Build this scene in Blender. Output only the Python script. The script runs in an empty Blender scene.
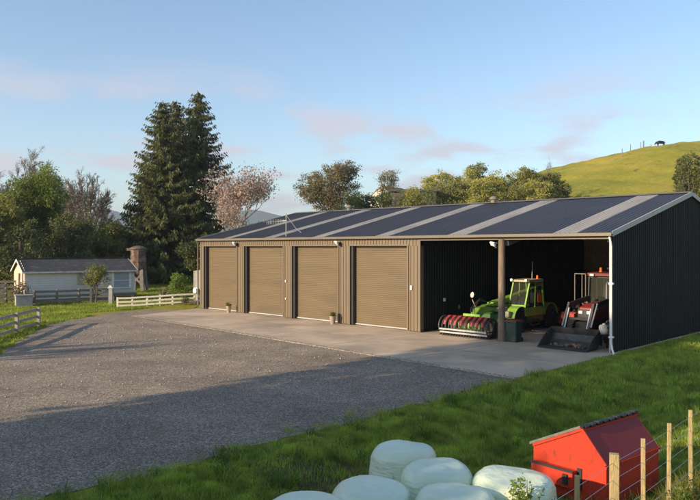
import bpy, math, random
import numpy as np
from mathutils import Vector, Matrix, Quaternion
random.seed(7); rng = np.random.default_rng(7)
sc = bpy.context.scene
col = sc.collection
R = math.radians
CAMH = 3.9; HY = 247.6; F = 700.0
def at(px, Y): return (px - 350) / F * Y
def zat(py, Y): return CAMH - (py - HY) / F * Y
U = (0.712, -0.702); N = (0.702, 0.712); C0 = (-9.53, 44.5)
ROT = math.atan2(U[1], U[0])
def S(s, n, z=0.0): return (C0[0] + U[0]*s + N[0]*n, C0[1] + U[1]*s + N[1]*n, z)
SUN_EL = R(16.5); LX, LY = 0.86, 0.51

# ------------------------------------------------------------------ materials
MATS = {}
def mat(name, c, rough=0.7, metal=0.0, var=0.12, scale=6.0, bump=0.0, bscale=40.0, spec=0.5,
        c2=None, c2scale=2.0, c2lo=0.5, c2hi=0.62, trans=0.0, stretch=None, coat=0.0):
    if name in MATS: return MATS[name]
    m = bpy.data.materials.new(name); m.use_nodes = True
    nt = m.node_tree; nd = nt.nodes; lk = nt.links
    b = nd['Principled BSDF']
    b.inputs['Roughness'].default_value = rough
    b.inputs['Metallic'].default_value = metal
    b.inputs['Specular IOR Level'].default_value = spec
    b.inputs['Coat Weight'].default_value = coat
    tc = nd.new('ShaderNodeTexCoord'); src = tc.outputs['Object']
    if stretch:
        mp = nd.new('ShaderNodeMapping'); mp.inputs['Scale'].default_value = stretch
        lk.new(src, mp.inputs['Vector']); src = mp.outputs['Vector']
    nz = nd.new('ShaderNodeTexNoise'); nz.inputs['Scale'].default_value = scale
    nz.inputs['Detail'].default_value = 6; nz.inputs['Roughness'].default_value = 0.6
    lk.new(src, nz.inputs['Vector'])
    rp = nd.new('ShaderNodeValToRGB')
    rp.color_ramp.elements[0].position = 0.3; rp.color_ramp.elements[1].position = 0.7
    rp.color_ramp.elements[0].color = (*[max(0, x*(1-var)) for x in c], 1)
    rp.color_ramp.elements[1].color = (*[min(1, x*(1+var)) for x in c], 1)
    lk.new(nz.outputs['Fac'], rp.inputs['Fac'])
    out = rp.outputs['Color']
    if c2 is not None:
        n2 = nd.new('ShaderNodeTexNoise'); n2.inputs['Scale'].default_value = c2scale
        n2.inputs['Detail'].default_value = 5; lk.new(src, n2.inputs['Vector'])
        mr = nd.new('ShaderNodeMapRange'); mr.inputs['From Min'].default_value = c2lo; mr.inputs['From Max'].default_value = c2hi
        lk.new(n2.outputs['Fac'], mr.inputs['Value'])
        mx = nd.new('ShaderNodeMix'); mx.data_type = 'RGBA'
        lk.new(mr.outputs['Result'], mx.inputs['Factor']); lk.new(out, mx.inputs['A']); mx.inputs['B'].default_value = (*c2, 1)
        out = mx.outputs['Result']
    lk.new(out, b.inputs['Base Color'])
    if bump > 0:
        nb = nd.new('ShaderNodeTexNoise'); nb.inputs['Scale'].default_value = bscale; nb.inputs['Detail'].default_value = 5
        lk.new(src, nb.inputs['Vector'])
        bp = nd.new('ShaderNodeBump'); bp.inputs['Strength'].default_value = bump; bp.inputs['Distance'].default_value = 0.03
        lk.new(nb.outputs['Fac'], bp.inputs['Height']); lk.new(bp.outputs['Normal'], b.inputs['Normal'])
    if trans > 0:
        tr = nd.new('ShaderNodeBsdfTranslucent'); lk.new(out, tr.inputs['Color'])
        ms = nd.new('ShaderNodeMixShader'); ms.inputs['Fac'].default_value = trans
        lk.new(b.outputs['BSDF'], ms.inputs[1]); lk.new(tr.outputs['BSDF'], ms.inputs[2])
        lk.new(ms.outputs['Shader'], nd['Material Output'].inputs['Surface'])
    MATS[name] = m; return m
def glass(name, tint=(0.8, 0.88, 0.9), a=0.55):
    if name in MATS: return MATS[name]
    m = bpy.data.materials.new(name); m.use_nodes = True; nt = m.node_tree
    b = nt.nodes['Principled BSDF']; b.inputs['Base Color'].default_value = (0.02, 0.03, 0.03, 1); b.inputs['Roughness'].default_value = 0.05
    t = nt.nodes.new('ShaderNodeBsdfTransparent'); t.inputs['Color'].default_value = (*tint, 1)
    ms = nt.nodes.new('ShaderNodeMixShader'); ms.inputs['Fac'].default_value = a
    nt.links.new(b.outputs['BSDF'], ms.inputs[1]); nt.links.new(t.outputs['BSDF'], ms.inputs[2])
    nt.links.new(ms.outputs['Shader'], nt.nodes['Material Output'].inputs['Surface'])
    MATS[name] = m; return m

M_TAN = mat('tan_steel', (0.176, 0.130, 0.078), 0.5, 0, 0.07, 1.2, c2=(0.130, 0.102, 0.068), c2scale=0.9, c2lo=0.55, c2hi=0.8, stretch=(1, 1, 0.3))
M_TANDOOR = mat('tan_door', (0.158, 0.114, 0.061), 0.5, 0, 0.08, 0.8, c2=(0.112, 0.086, 0.054), c2scale=0.7, c2lo=0.5, c2hi=0.8, stretch=(0.4, 1, 2))
M_DARKWALL = mat('dark_steel', (0.012, 0.014, 0.013), 0.6, 0, 0.15, 1.0, spec=.25, c2=(0.019, 0.022, 0.020), c2scale=0.6, c2lo=0.5, c2hi=0.8)
M_BEIGEIN = mat('inner_lining', (0.50, 0.44, 0.33), 0.6, 0, 0.12, 1.0)
M_ROOF = mat('roof_steel', (0.040, 0.037, 0.041), 0.5, 0.0, 0.1, 0.6, c2=(0.052, 0.047, 0.050), c2scale=0.5, c2lo=0.45, c2hi=0.75, spec=0.35)
M_SKYL = mat('skylight_sheet', (0.37, 0.335, 0.29), 0.55, 0, 0.12, 1.5, c2=(0.28, 0.25, 0.215), c2scale=1.6, c2lo=0.5, c2hi=0.7, stretch=(1, 0.2, 1))
M_TRIM = mat('tan_trim', (0.16, 0.13, 0.095), 0.4, 0, 0.08, 2)
M_PALETRIM = mat('pale_trim', (0.42, 0.42, 0.41), 0.4, 0, 0.06, 2)
M_WHITE = mat('white_paint', (0.78, 0.78, 0.75), 0.45, 0, 0.05, 3)
M_DIRTYWHITE = mat('weathered_white', (0.62, 0.60, 0.54), 0.7, 0, 0.2, 5, c2=(0.40, 0.38, 0.33), c2scale=3, c2lo=0.55, c2hi=0.7)
M_STEEL = mat('galvanised', (0.42, 0.43, 0.43), 0.45, 0.7, 0.12, 8)
M_CONC = mat('concrete_pad', (0.57, 0.435, 0.30), 0.85, 0, 0.2, 0.55, bump=0.25, bscale=25, c2=(0.38, 0.29, 0.21), c2scale=0.35, c2lo=0.47, c2hi=0.66)
M_CONCB = mat('concrete_block', (0.33, 0.32, 0.30), 0.9, 0, 0.2, 4, bump=0.5, bscale=20)
M_POLE = mat('pole_timber', (0.20, 0.145, 0.10), 0.85, 0, 0.3, 3, bump=0.6, bscale=10, stretch=(4, 4, 0.6))
M_OLDWOOD = mat('grey_timber', (0.20, 0.18, 0.15), 0.9, 0, 0.3, 5, bump=0.5, bscale=18)
M_PALEWOOD = mat('pale_post_timber', (0.46, 0.35, 0.17), 0.8, 0, 0.2, 4, bump=0.5, bscale=10, c2=(0.34, 0.29, 0.12), c2scale=6, c2lo=0.5, c2hi=0.65, stretch=(5, 5, 0.8))
M_FENCEWHITE = mat('cream_rail_paint', (0.66, 0.60, 0.48), 0.7, 0, 0.15, 5, c2=(0.45, 0.40, 0.31), c2scale=5, c2lo=0.56, c2hi=0.7)
M_GREEN = mat('machine_green', (0.23, 0.43, 0.055), 0.4, 0, 0.15, 3, c2=(0.20, 0.22, 0.09), c2scale=5, c2lo=0.5, c2hi=0.75)
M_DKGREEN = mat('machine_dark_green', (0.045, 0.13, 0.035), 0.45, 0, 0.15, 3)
M_RED = mat('implement_red', (0.34, 0.045, 0.04), 0.55, 0, 0.2, 5, c2=(0.18, 0.05, 0.04), c2scale=5, c2lo=0.55, c2hi=0.7)
M_BLACK = mat('black_steel', (0.028, 0.028, 0.03), 0.5, 0, 0.2, 5)
M_DARKIRON = mat('worn_iron', (0.07, 0.068, 0.062), 0.6, 0.3, 0.3, 6, c2=(0.16, 0.11, 0.07), c2scale=4, c2lo=0.58, c2hi=0.72)
M_TYRE = mat('tyre_rubber', (0.028, 0.026, 0.024), 0.9, 0, 0.2, 12, c2=(0.11, 0.085, 0.06), c2scale=5, c2lo=0.52, c2hi=0.75)
M_CREAM = mat('cream_panel', (0.40, 0.36, 0.26), 0.5, 0, 0.1, 3)
M_ORANGE = mat('orange_lens', (0.75, 0.16, 0.02), 0.3, 0, 0.1, 3)
M_BINRED = mat('skip_red', (0.50, 0.048, 0.022), 0.6, 0, 0.06, 2.5, c2=(0.26, 0.045, 0.028), c2scale=7, c2lo=0.58, c2hi=0.70, spec=0.2, bump=.15, bscale=6, stretch=(1, 1, .5))
M_BINGREY = mat('lid_grey', (0.17, 0.155, 0.13), 0.75, 0, 0.25, 6)
M_WRAP = mat('bale_wrap', (0.71, 0.80, 0.60), 0.32, 0, 0.07, 1.5, bump=0.75, bscale=5, stretch=(1, 1, 4), spec=0.5, c2=(0.74, 0.75, 0.52), c2scale=1.2, c2lo=0.5, c2hi=0.7)
M_WHEELIE = mat('bin_green_plastic', (0.025, 0.055, 0.040), 0.55, 0, 0.15, 4)
M_TERRA = mat('pot_glaze', (0.33, 0.27, 0.21), 0.6, 0, 0.2, 6)
M_RUST = mat('rusty_iron', (0.13, 0.075, 0.05), 0.85, 0.1, 0.35, 3, c2=(0.22, 0.18, 0.15), c2scale=2.2, c2lo=0.5, c2hi=0.62, bump=0.4, bscale=12)
M_COTWALL = mat('cottage_weatherboard', (0.66, 0.63, 0.58), 0.75, 0, 0.08, 2)
M_COTGABLE = mat('cottage_gable_board', (0.62, 0.50, 0.36), 0.8, 0, 0.15, 3)
M_COTROOF = mat('cottage_roof_iron', (0.062, 0.060, 0.062), 0.8, 0, 0.25, 2, spec=.2, c2=(0.13, 0.12, 0.11), c2scale=2.5, c2lo=0.55, c2hi=0.7)
M_BARK = mat('bark_brown', (0.12, 0.095, 0.075), 0.9, 0, 0.3, 3, bump=0.6, bscale=8, stretch=(3, 3, 0.7))
M_TWIG = mat('twig_grey_brown', (0.30, 0.25, 0.20), 0.9, 0, 0.25, 2)
M_MAGBARK = mat('bark_pale', (0.30, 0.25, 0.21), 0.9, 0, 0.2, 4)
M_COW = mat('cow_black_hide', (0.018, 0.015, 0.014), 0.7, 0, 0.2, 4)
M_SKIN_SOIL = mat('potting_soil', (0.06, 0.045, 0.03), 0.95, 0, 0.3, 10)
G_CAB = glass('cab_glass', (.75, .8, .75), .5); G_CAB.node_tree.nodes['Principled BSDF'].inputs['Base Color'].default_value = (.055, .06, .045, 1); G_CAB.node_tree.nodes['Principled BSDF'].inputs['Roughness'].default_value = .10; G_WIN = glass('window_glass', (0.9, 0.95, 1), 0.25)
def leafmat(name, c, var=0.35, trans=0.35, scale=0.5, rough=0.6):
    return mat(name, c, rough, 0, var, scale, trans=trans, spec=0.3)
L_CONIF = leafmat('needles_dark', (0.115, 0.125, 0.040), 0.5, 0.25, 0.35)
L_CONIF2 = leafmat('needles_olive', (0.145, 0.140, 0.048), 0.5, 0.25, 0.35)
L_SPRING = leafmat('leaves_spring_green', (0.17, 0.21, 0.040), 0.6, 0.45, 0.3)
L_DARK = leafmat('leaves_dark_green', (0.13, 0.145, 0.050), 0.4, 0.3, 0.3)
L_OLIVE = leafmat('leaves_olive', (0.235, 0.235, 0.062), 0.4, 0.35, 0.4)
L_YELL = leafmat('leaves_yellow_green', (0.42, 0.40, 0.105), 0.4, 0.4, 0.4)
L_GUM = leafmat('leaves_gum', (0.21, 0.18, 0.09), 0.4, 0.35, 0.3)
L_BROWN = leafmat('buds_brown', (0.21, 0.175, 0.105), 0.35, 0.3, 0.4)
L_MAG = leafmat('blossom_dusty_pink', (0.47, 0.355, 0.29), 0.25, 0.35, 0.8)
L_LIME = leafmat('leaves_lime', (0.22, 0.30, 0.05), 0.3, 0.45, 1.0)
L_GRASS = leafmat('grass_blades', (0.40, 0.48, 0.07), 0.65, 0.45, 1.8)
L_GRASSY = leafmat('grass_blades_yellow', (0.28, 0.28, 0.07), 0.4, 0.45, 0.8)

# ------------------------------------------------------------------ mesh builder
class MB:
    def __init__(s): s.v = []; s.f = []
    def add(s, vs, fs):
        o = len(s.v); s.v += [tuple(v) for v in vs]; s.f += [tuple(i+o for i in f) for f in fs]; return s
    def box(s, x0, x1, y0, y1, z0, z1, M=None):
        vs = [Vector(p) for p in ((x0,y0,z0),(x1,y0,z0),(x1,y1,z0),(x0,y1,z0),(x0,y0,z1),(x1,y0,z1),(x1,y1,z1),(x0,y1,z1))]
        if M is not None: vs = [M @ v for v in vs]
        return s.add(vs, [(0,3,2,1),(4,5,6,7),(0,1,5,4),(1,2,6,5),(2,3,7,6),(3,0,4,7)])
    def bar(s, a, b, w, h, up=(0,0,1)):
        a = Vector(a); b = Vector(b); d = b - a; L = d.length
        if L < 1e-6: return s
        d.normalize(); up = Vector(up)
        if abs(d.dot(up)) > 0.98: up = Vector((0,1,0))
        x = d.cross(up).normalized(); z = x.cross(d)
        vs = []
        for p in (a, b):
            for i, j in ((-1,-1),(1,-1),(1,1),(-1,1)): vs.append(p + x*(i*w/2) + z*(j*h/2))
        return s.add(vs, [(0,1,2,3),(4,7,6,5),(0,4,5,1),(1,5,6,2),(2,6,7,3),(3,7,4,0)])
    def tube(s, pts, r, n=8, cap=True):
        pts = [Vector(p) for p in pts]
        if not hasattr(r, '__len__'): r = [r]*len(pts)
        o = len(s.v); px = None
        for i, p in enumerate(pts):
            d = (pts[min(i+1, len(pts)-1)] - pts[max(i-1, 0)])
            if d.length < 1e-9: d = Vector((0,0,1))
            d.normalize()
            if px is None:
                a = Vector((1,0,0)) if abs(d.x) < 0.9 else Vector((0,1,0)); px = (a - d*a.dot(d)).normalized()
            else:
                px = px - d*px.dot(d)
                px = px.normalized() if px.length > 1e-6 else Vector((1,0,0))
            py = d.cross(px)
            for k in range(n):
                t = 2*math.pi*k/n; s.v.append(tuple(p + px*(math.cos(t)*r[i]) + py*(math.sin(t)*r[i])))
        for i in range(len(pts)-1):
            for k in range(n):
                a = o+i*n+k; b = o+i*n+(k+1) % n; s.f.append((a, b, b+n, a+n))
        if cap:
            s.f.append(tuple(o+n-1-k for k in range(n))); e = o+(len(pts)-1)*n; s.f.append(tuple(e+k for k in range(n)))
        return s
    def lathe(s, prof, n=24, M=None):
        o = len(s.v)
        for (r, z) in prof:
            for k in range(n):
                t = 2*math.pi*k/n; v = Vector((math.cos(t)*r, math.sin(t)*r, z))
                s.v.append(tuple(M @ v if M is not None else v))
        for i in range(len(prof)-1):
            for k in range(n):
                a = o+i*n+k; b = o+i*n+(k+1) % n; s.f.append((a, b, b+n, a+n))
        if prof[0][0] > 1e-4: s.f.append(tuple(o+n-1-k for k in range(n)))
        if prof[-1][0] > 1e-4: e = o+(len(prof)-1)*n; s.f.append(tuple(e+k for k in range(n)))
        return s
    def prism(s, poly, a, b, ax='x'):
        """poly in the two other axes, extruded from a to b along ax"""
        def P(p, t):
            return {'x': (t, p[0], p[1]), 'y': (p[0], t, p[1]), 'z': (p[0], p[1], t)}[ax]
        n = len(poly); vs = [P(p, a) for p in poly] + [P(p, b) for p in poly]
        fs = [tuple(range(n-1, -1, -1)), tuple(range(n, 2*n))] + [(i, (i+1) % n, n+(i+1) % n, n+i) for i in range(n)]
        return s.add(vs, fs)
    def quad(s, a, b, c, d): return s.add([a,b,c,d], [(0,1,2,3)])
    def build(s, name, m, parent=None, smooth=False, bevel=0.0, loc=None, rz=None, solid=0.0):
        me = bpy.data.meshes.new(name); me.from_pydata(s.v, [], s.f); me.materials.append(m)
        me.validate(); me.update()
        import bmesh
        if len(s.f) < 60000:
            bm = bmesh.new(); bm.from_mesh(me); bmesh.ops.recalc_face_normals(bm, faces=bm.faces); bm.to_mesh(me); bm.free()
        if smooth: me.shade_smooth(); 
        o = bpy.data.objects.new(name, me); col.objects.link(o)
        if parent is not None: o.parent = parent
        if loc is not None: o.location = loc
        if rz is not None: o.rotation_euler = (0, 0, rz)
        if bevel:
            bv = o.modifiers.new('bevel', 'BEVEL'); bv.width = bevel; bv.segments = 2; bv.limit_method = 'ANGLE'
        if solid:
            sd = o.modifiers.new('solid', 'SOLIDIFY'); sd.thickness = solid; sd.offset = 0
        if smooth:
            try:
                o.modifiers.new('es', 'EDGE_SPLIT').split_angle = R(45)
            except Exception: pass
        return o
def tag(o, label=None, cat=None, group=None, kind=None):
    if label: o['label'] = label
    if cat: o['category'] = cat
    if group: o['group'] = group
    if kind: o['kind'] = kind
    return o
def thing(name, label, cat, loc=(0,0,0), rz=0.0, group=None):
    o = bpy.data.objects.new(name, None); col.objects.link(o); o.empty_display_size = 0.3
    o.location = loc; o.rotation_euler = (0,0,rz); return tag(o, label, cat, group)
def copy_tree(o, parent=None):
    c = o.copy(); col.objects.link(c)
    if parent is not None: c.parent = parent
    for ch in o.children[:]:
        copy_tree(ch, c)
    return c
def kids(o): return [x for x in bpy.data.objects if x.parent == o]
def npmesh(name, V, Fc, k, m, parent=None, smooth=False):
    """V (n,3), Fc (m,k) faces of equal size"""
    me = bpy.data.meshes.new(name); me.vertices.add(len(V)); me.vertices.foreach_set('co', np.ascontiguousarray(V, dtype=np.float32).ravel())
    nf = len(Fc); me.loops.add(nf*k); me.loops.foreach_set('vertex_index', np.ascontiguousarray(Fc, dtype=np.int32).ravel())
    me.polygons.add(nf); me.polygons.foreach_set('loop_start', np.arange(0, nf*k, k, dtype=np.int32))
    me.polygons.foreach_set('loop_total', np.full(nf, k, dtype=np.int32))
    me.update(calc_edges=True); me.materials.append(m)
    if smooth: me.polygons.foreach_set('use_smooth', np.ones(nf, dtype=bool))
    o = bpy.data.objects.new(name, me); col.objects.link(o)
    if parent is not None: o.parent = parent
    return o
def rand_dirs(n):
    v = rng.normal(size=(n, 3)); return v/np.linalg.norm(v, axis=1, keepdims=True)
def leaves(name, P, size, m, parent=None, long=1.0, axis=None, wid=0.55):
    """rhombic leaf faces at points P"""
    n = len(P); a = rand_dirs(n) if axis is None else axis
    b = np.cross(a, rand_dirs(n)); b /= (np.linalg.norm(b, axis=1, keepdims=True)+1e-9)
    sz = size*(0.6+0.8*rng.random((n, 1)))
    a = a*sz*long; b = b*sz*wid
    V = np.stack([P-a*0.5, P+b*0.5, P+a*0.5, P-b*0.5], axis=1).reshape(-1, 3)
    return npmesh(name, V, np.arange(4*n).reshape(-1, 4), 4, m, parent)

# ------------------------------------------------------------------ terrain
def sst(a, b, x):
    t = np.clip((x-a)/(b-a), 0, 1); return t*t*(3-2*t)
BX, BY = -1.9, 13.5
def bcoord(x, y): return (x-BX)*U[0] + (y-BY)*U[1]
def acoord(x, y): return (x-BX)*N[0] + (y-BY)*N[1]
def vnoise(x, y, s, seed=0.0):
    return (np.sin(x*s*1.7+seed)*np.cos(y*s*1.3+seed*2.1) + np.sin((x+y)*s*0.9+seed*3)*0.6 + np.cos((x-1.7*y)*s*2.3+seed)*0.4)/2
def ground(x, y):
    x = np.asarray(x, dtype=float); y = np.asarray(y, dtype=float)
    b = bcoord(x, y); a = acoord(x, y)
    bf = b - 0.25*vnoise(x, y, 0.8, 2.0)
    near = 1-0.85*sst(7, 17, a)
    z = (-0.50*sst(0.45, 3.2, bf) + 0.30*sst(3.4, 6.0, b))*near
    z = z + 0.05*vnoise(x, y, 1.1, 1.0)*sst(0.5, 2, b)*sst(60, 30, y)
    z = z + 0.40*np.exp(-(((x+11.2)/2.6)**2+((y-47.2)/1.7)**2))       # mound by the cream fence
    z = z + 0.8*sst(52, 90, y)*sst(10, -20, x)
    # rising paddock and the hill on the right
    H = np.interp(x, [-60, -20, 5, 20, 34, 43, 50, 62, 67.5, 75, 100, 160, 400], [1.5, 3, 7.5, 12, 17.5, 20.4, 22.2, 25.0, 25.8, 26.6, 30, 34, 20])
    t = sst(62, 150, y)
    z = z + H*t*sst(700, 260, y)*sst(-70, -10, x) 
    z = z + sst(95, 120, y)*sst(400, 250, y)*(.22*vnoise(x, y, .45, 4)+.14*vnoise(x*.4, z*2.2, 1.3, 6)+.5*vnoise(x, y, .12, 2))
    return z
def grid_lines(lo, hi, fine_lo, fine_hi, fine, n):
    mid = np.arange(fine_lo, fine_hi+1e-6, fine)
    left = fine_lo - np.geomspace(fine*1.5, fine_lo-lo, n)[::1]
    right = fine_hi + np.geomspace(fine*1.5, hi-fine_hi, n)
    return np.unique(np.concatenate([left, mid, right]))
xs = grid_lines(-4500, 4500, -45, 90, 0.9, 34); ys = grid_lines(-400, 5500, -12, 165, 0.9, 34)
xs = np.unique(np.concatenate([xs, np.arange(-7, 14, 0.3)])); ys = np.unique(np.concatenate([ys, np.arange(6, 28, 0.3)]))
GX, GY = np.meshgrid(xs, ys)
GZ = ground(GX, GY)
V = np.stack([GX.ravel(), GY.ravel(), GZ.ravel()], 1)
nx, ny = len(xs), len(ys)
I = np.arange(nx*ny).reshape(ny, nx)
Fq = np.stack([I[:-1,:-1].ravel(), I[:-1,1:].ravel(), I[1:,1:].ravel(), I[1:,:-1].ravel()], 1)
def grass_mat():
    m = bpy.data.materials.new('paddock_grass'); m.use_nodes = True; nt = m.node_tree; nd = nt.nodes; lk = nt.links
    b = nd['Principled BSDF']; b.inputs['Roughness'].default_value = 0.85; b.inputs['Specular IOR Level'].default_value = 0.15
    tc = nd.new('ShaderNodeTexCoord')
    def noise(s, d=6, r=0.6):
        n = nd.new('ShaderNodeTexNoise'); n.inputs['Scale'].default_value = s; n.inputs['Detail'].default_value = d; n.inputs['Roughness'].default_value = r
        lk.new(tc.outputs['Object'], n.inputs['Vector']); return n
    def ramp(n, stops):
        r = nd.new('ShaderNodeValToRGB'); e = r.color_ramp.elements
        e[0].position, e[0].color = stops[0][0], (*stops[0][1], 1); e[1].position, e[1].color = stops[-1][0], (*stops[-1][1], 1)
        for p, c in stops[1:-1]: k = e.new(p); k.color = (*c, 1)
        lk.new(n.outputs['Fac'], r.inputs['Fac']); return r
    r1 = ramp(noise(0.09, 8, 0.65), [(0.35, (0.19, 0.20, 0.02)), (0.5, (0.34, 0.29, 0.028)), (0.66, (0.50, 0.36, 0.06))])
    r2 = ramp(noise(1.6, 8, 0.75), [(0.32, (0.08, 0.11, 0.02)), (0.5, (0.20, 0.21, 0.03)), (0.68, (0.38, 0.33, 0.09))])
    mx = nd.new('ShaderNodeMix'); mx.data_type = 'RGBA'; mx.inputs['Factor'].default_value = 0.45
    lk.new(r1.outputs['Color'], mx.inputs['A']); lk.new(r2.outputs['Color'], mx.inputs['B'])
    # bare soil patches
    n3 = noise(0.55, 5, 0.6); mr = nd.new('ShaderNodeMapRange'); mr.inputs['From Min'].default_value = 0.62; mr.inputs['From Max'].default_value = 0.72
    vd = nd.new('ShaderNodeVectorMath'); vd.operation = 'DISTANCE'; lk.new(tc.outputs['Object'], vd.inputs[0]); vd.inputs[1].default_value = (-.6, 12.5, -.2)
    m1 = nd.new('ShaderNodeMapRange'); m1.inputs['From Min'].default_value = 1.7; m1.inputs['From Max'].default_value = .4; m1.inputs['To Max'].default_value = .35; lk.new(vd.outputs['Value'], m1.inputs['Value'])
    ad = nd.new('ShaderNodeMath'); ad.operation = 'ADD'; lk.new(n3.outputs['Fac'], ad.inputs[0]); lk.new(m1.outputs['Result'], ad.inputs[1]); lk.new(ad.outputs[0], mr.inputs['Value'])
    m2 = nd.new('ShaderNodeMix'); m2.data_type = 'RGBA'; lk.new(mr.outputs['Result'], m2.inputs['Factor'])
    lk.new(mx.outputs['Result'], m2.inputs['A']); m2.inputs['B'].default_value = (0.13, 0.10, 0.055, 1)
    lk.new(m2.outputs['Result'], b.inputs['Base Color'])
    nb = noise(9, 6, 0.7); bp = nd.new('ShaderNodeBump'); bp.inputs['Strength'].default_value = 0.7; bp.inputs['Distance'].default_value = 0.12
    lk.new(nb.outputs['Fac'], bp.inputs['Height']); lk.new(bp.outputs['Normal'], b.inputs['Normal'])
    return m
M_GROUND = grass_mat()
tag(npmesh('ground', V, Fq, 4, M_GROUND, smooth=True), kind='structure')

# distant hills
def ridge(name, Y, hs, x0, x1, depth):
    n = 160; X = np.linspace(x0, x1, n); rows = []
    prof = hs(X)
    for k, (dy, f) in enumerate([(-depth, 0), (-depth*0.6, 0.45), (-depth*0.25, 0.85), (0, 1.0), (depth*0.5, 0.5), (depth, 0)]):
        rows.append(np.stack([X, np.full(n, Y+dy)+20*np.sin(X*0.01+k), prof*f*(1+0.12*np.sin(X*0.013+k*2)) - (5 if f == 0 else 0)], 1))
    Vv = np.concatenate(rows); J = np.arange(len(rows)*n).reshape(len(rows), n)
    Ff = np.stack([J[:-1,:-1].ravel(), J[:-1,1:].ravel(), J[1:,1:].ravel(), J[1:,:-1].ravel()], 1)
    return tag(npmesh(name, Vv, Ff, 4, mat('far_bush', (0.06, 0.085, 0.035), 0.9, 0, 0.4, 0.01), smooth=True), kind='structure')
ridge('distant_hills', 2600, lambda X: 115+22*np.sin(X*0.0041+1)+14*np.sin(X*0.011)+8*np.sin(X*0.027)+18*np.exp(-((X+950)/160)**2)+16*np.exp(-((X+310)/90)**2), -3200, 2500, 420)

# gravel yard (a sheet laid over the flat ground)
def gravel_mat():
    m = bpy.data.materials.new('gravel_stones'); m.use_nodes = True; nt = m.node_tree; nd = nt.nodes; lk = nt.links
    b = nd['Principled BSDF']; b.inputs['Roughness'].default_value = 0.9; b.inputs['Specular IOR Level'].default_value = 0.2
    tc = nd.new('ShaderNodeTexCoord')
    def vor(s):
        v = nd.new('ShaderNodeTexVoronoi'); v.inputs['Scale'].default_value = s; lk.new(tc.outputs['Object'], v.inputs['Vector']); return v
    v1 = vor(38); v2 = vor(95)
    r = nd.new('ShaderNodeValToRGB'); e = r.color_ramp.elements
    e[0].position = 0.0; e[0].color = (0.20, 0.163, 0.128, 1); e[1].position = 1.0; e[1].color = (0.76, 0.64, 0.50, 1)
    k = e.new(0.55); k.color = (0.365, 0.30, 0.238, 1)
    sep = nd.new('ShaderNodeSeparateColor'); lk.new(v1.outputs['Color'], sep.inputs['Color']); lk.new(sep.outputs['Red'], r.inputs['Fac'])
    n = nd.new('ShaderNodeTexNoise'); n.inputs['Scale'].default_value = 0.35; n.inputs['Detail'].default_value = 8; n.inputs['Roughness'].default_value = 0.65; lk.new(tc.outputs['Object'], n.inputs['Vector'])
    r2 = nd.new('ShaderNodeValToRGB'); e = r2.color_ramp.elements; e[0].position = 0.3; e[0].color = (0.68, 0.66, 0.64, 1); e[1].position = 0.7; e[1].color = (1.2, 1.15, 1.1, 1)
    lk.new(n.outputs['Fac'], r2.inputs['Fac'])
    mx = nd.new('ShaderNodeMix'); mx.data_type = 'RGBA'; mx.blend_type = 'MULTIPLY'; mx.inputs['Factor'].default_value = 1
    lk.new(r.outputs['Color'], mx.inputs['A']); lk.new(r2.outputs['Color'], mx.inputs['B'])
    # earth and weeds creeping in
    n4 = nd.new('ShaderNodeTexNoise'); n4.inputs['Scale'].default_value = 0.9; n4.inputs['Detail'].default_value = 7; lk.new(tc.outputs['Object'], n4.inputs['Vector'])
    mr = nd.new('ShaderNodeMapRange'); mr.inputs['From Min'].default_value = 0.6; mr.inputs['From Max'].default_value = 0.78; lk.new(n4.outputs['Fac'], mr.inputs['Value'])
    m2 = nd.new('ShaderNodeMix'); m2.data_type = 'RGBA'; lk.new(mr.outputs['Result'], m2.inputs['Factor']); lk.new(mx.outputs['Result'], m2.inputs['A']); m2.inputs['B'].default_value = (0.24, 0.20, 0.13, 1)
    lk.new(m2.outputs['Result'], b.inputs['Base Color'])
    bp = nd.new('ShaderNodeBump'); bp.inputs['Strength'].default_value = 0.8; bp.inputs['Distance'].default_value = 0.03
    ad = nd.new('ShaderNodeMath'); ad.operation = 'ADD'; lk.new(v1.outputs['Distance'], ad.inputs[0]); lk.new(v2.outputs['Distance'], ad.inputs[1])
    lk.new(ad.outputs[0], bp.inputs['Height']); lk.new(bp.outputs['Normal'], b.inputs['Normal'])
    return m
def noisy(poly, step=0.35, amp=0.12):
    out = []
    for i, p in enumerate(poly):
        q = poly[(i+1) % len(poly)]; p = Vector(p); q = Vector(q); L = (q-p).length; k = max(1, int(L/step)); nn = Vector((-(q-p).y, (q-p).x)).normalized()
        for j in range(k):
            t = j/k; pt = p.lerp(q, t); out.append(pt + nn*(random.uniform(-amp, amp)+amp*math.sin(L*t*1.3+i)))
    return out
F1 = S(27.0, -6.75); F0 = S(1.2, -5.35)
grav = [(-16.5, -6), (-14.2, 0), (-13.6, 12), (-12.9, 20), (-12.85, 25.7), (-14.3, 31), (-15.0, 34.5), (-15.1, 37.7), (-13.9, 42.2), (-11.6, 45.4), (-10.2, 45.2), S(-0.3, -0.1)[:2], S(1.0, -5.0)[:2],
        F0[:2], F1[:2], (4.35, 20.3), (1.7, 17.3), (-1.9, 13.6), (-4.9, 10.75), (-9, 6.2), (-14, 0), (-16.2,-6.0)]
grav = [g for g in grav[:1]] + [(-30, -6), (-27, 5), (-20, 16)] + grav[3:-2] + [(-14, 0.6), (-18, -6)]
pts = noisy(grav, 0.3, 0.09)
import bmesh
bm = bmesh.new(); vv = [bm.verts.new((p.x, p.y, 0.0)) for p in pts]; f = bm.faces.new(vv); bmesh.ops.triangulate(bm, faces=[f])
me = bpy.data.meshes.new('gravel_yard'); bm.to_mesh(me); bm.free(); me.materials.append(gravel_mat())
o = bpy.data.objects.new('gravel_yard', me); col.objects.link(o); o.location = (0, 0, 0.010); tag(o, kind='structure')

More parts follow.
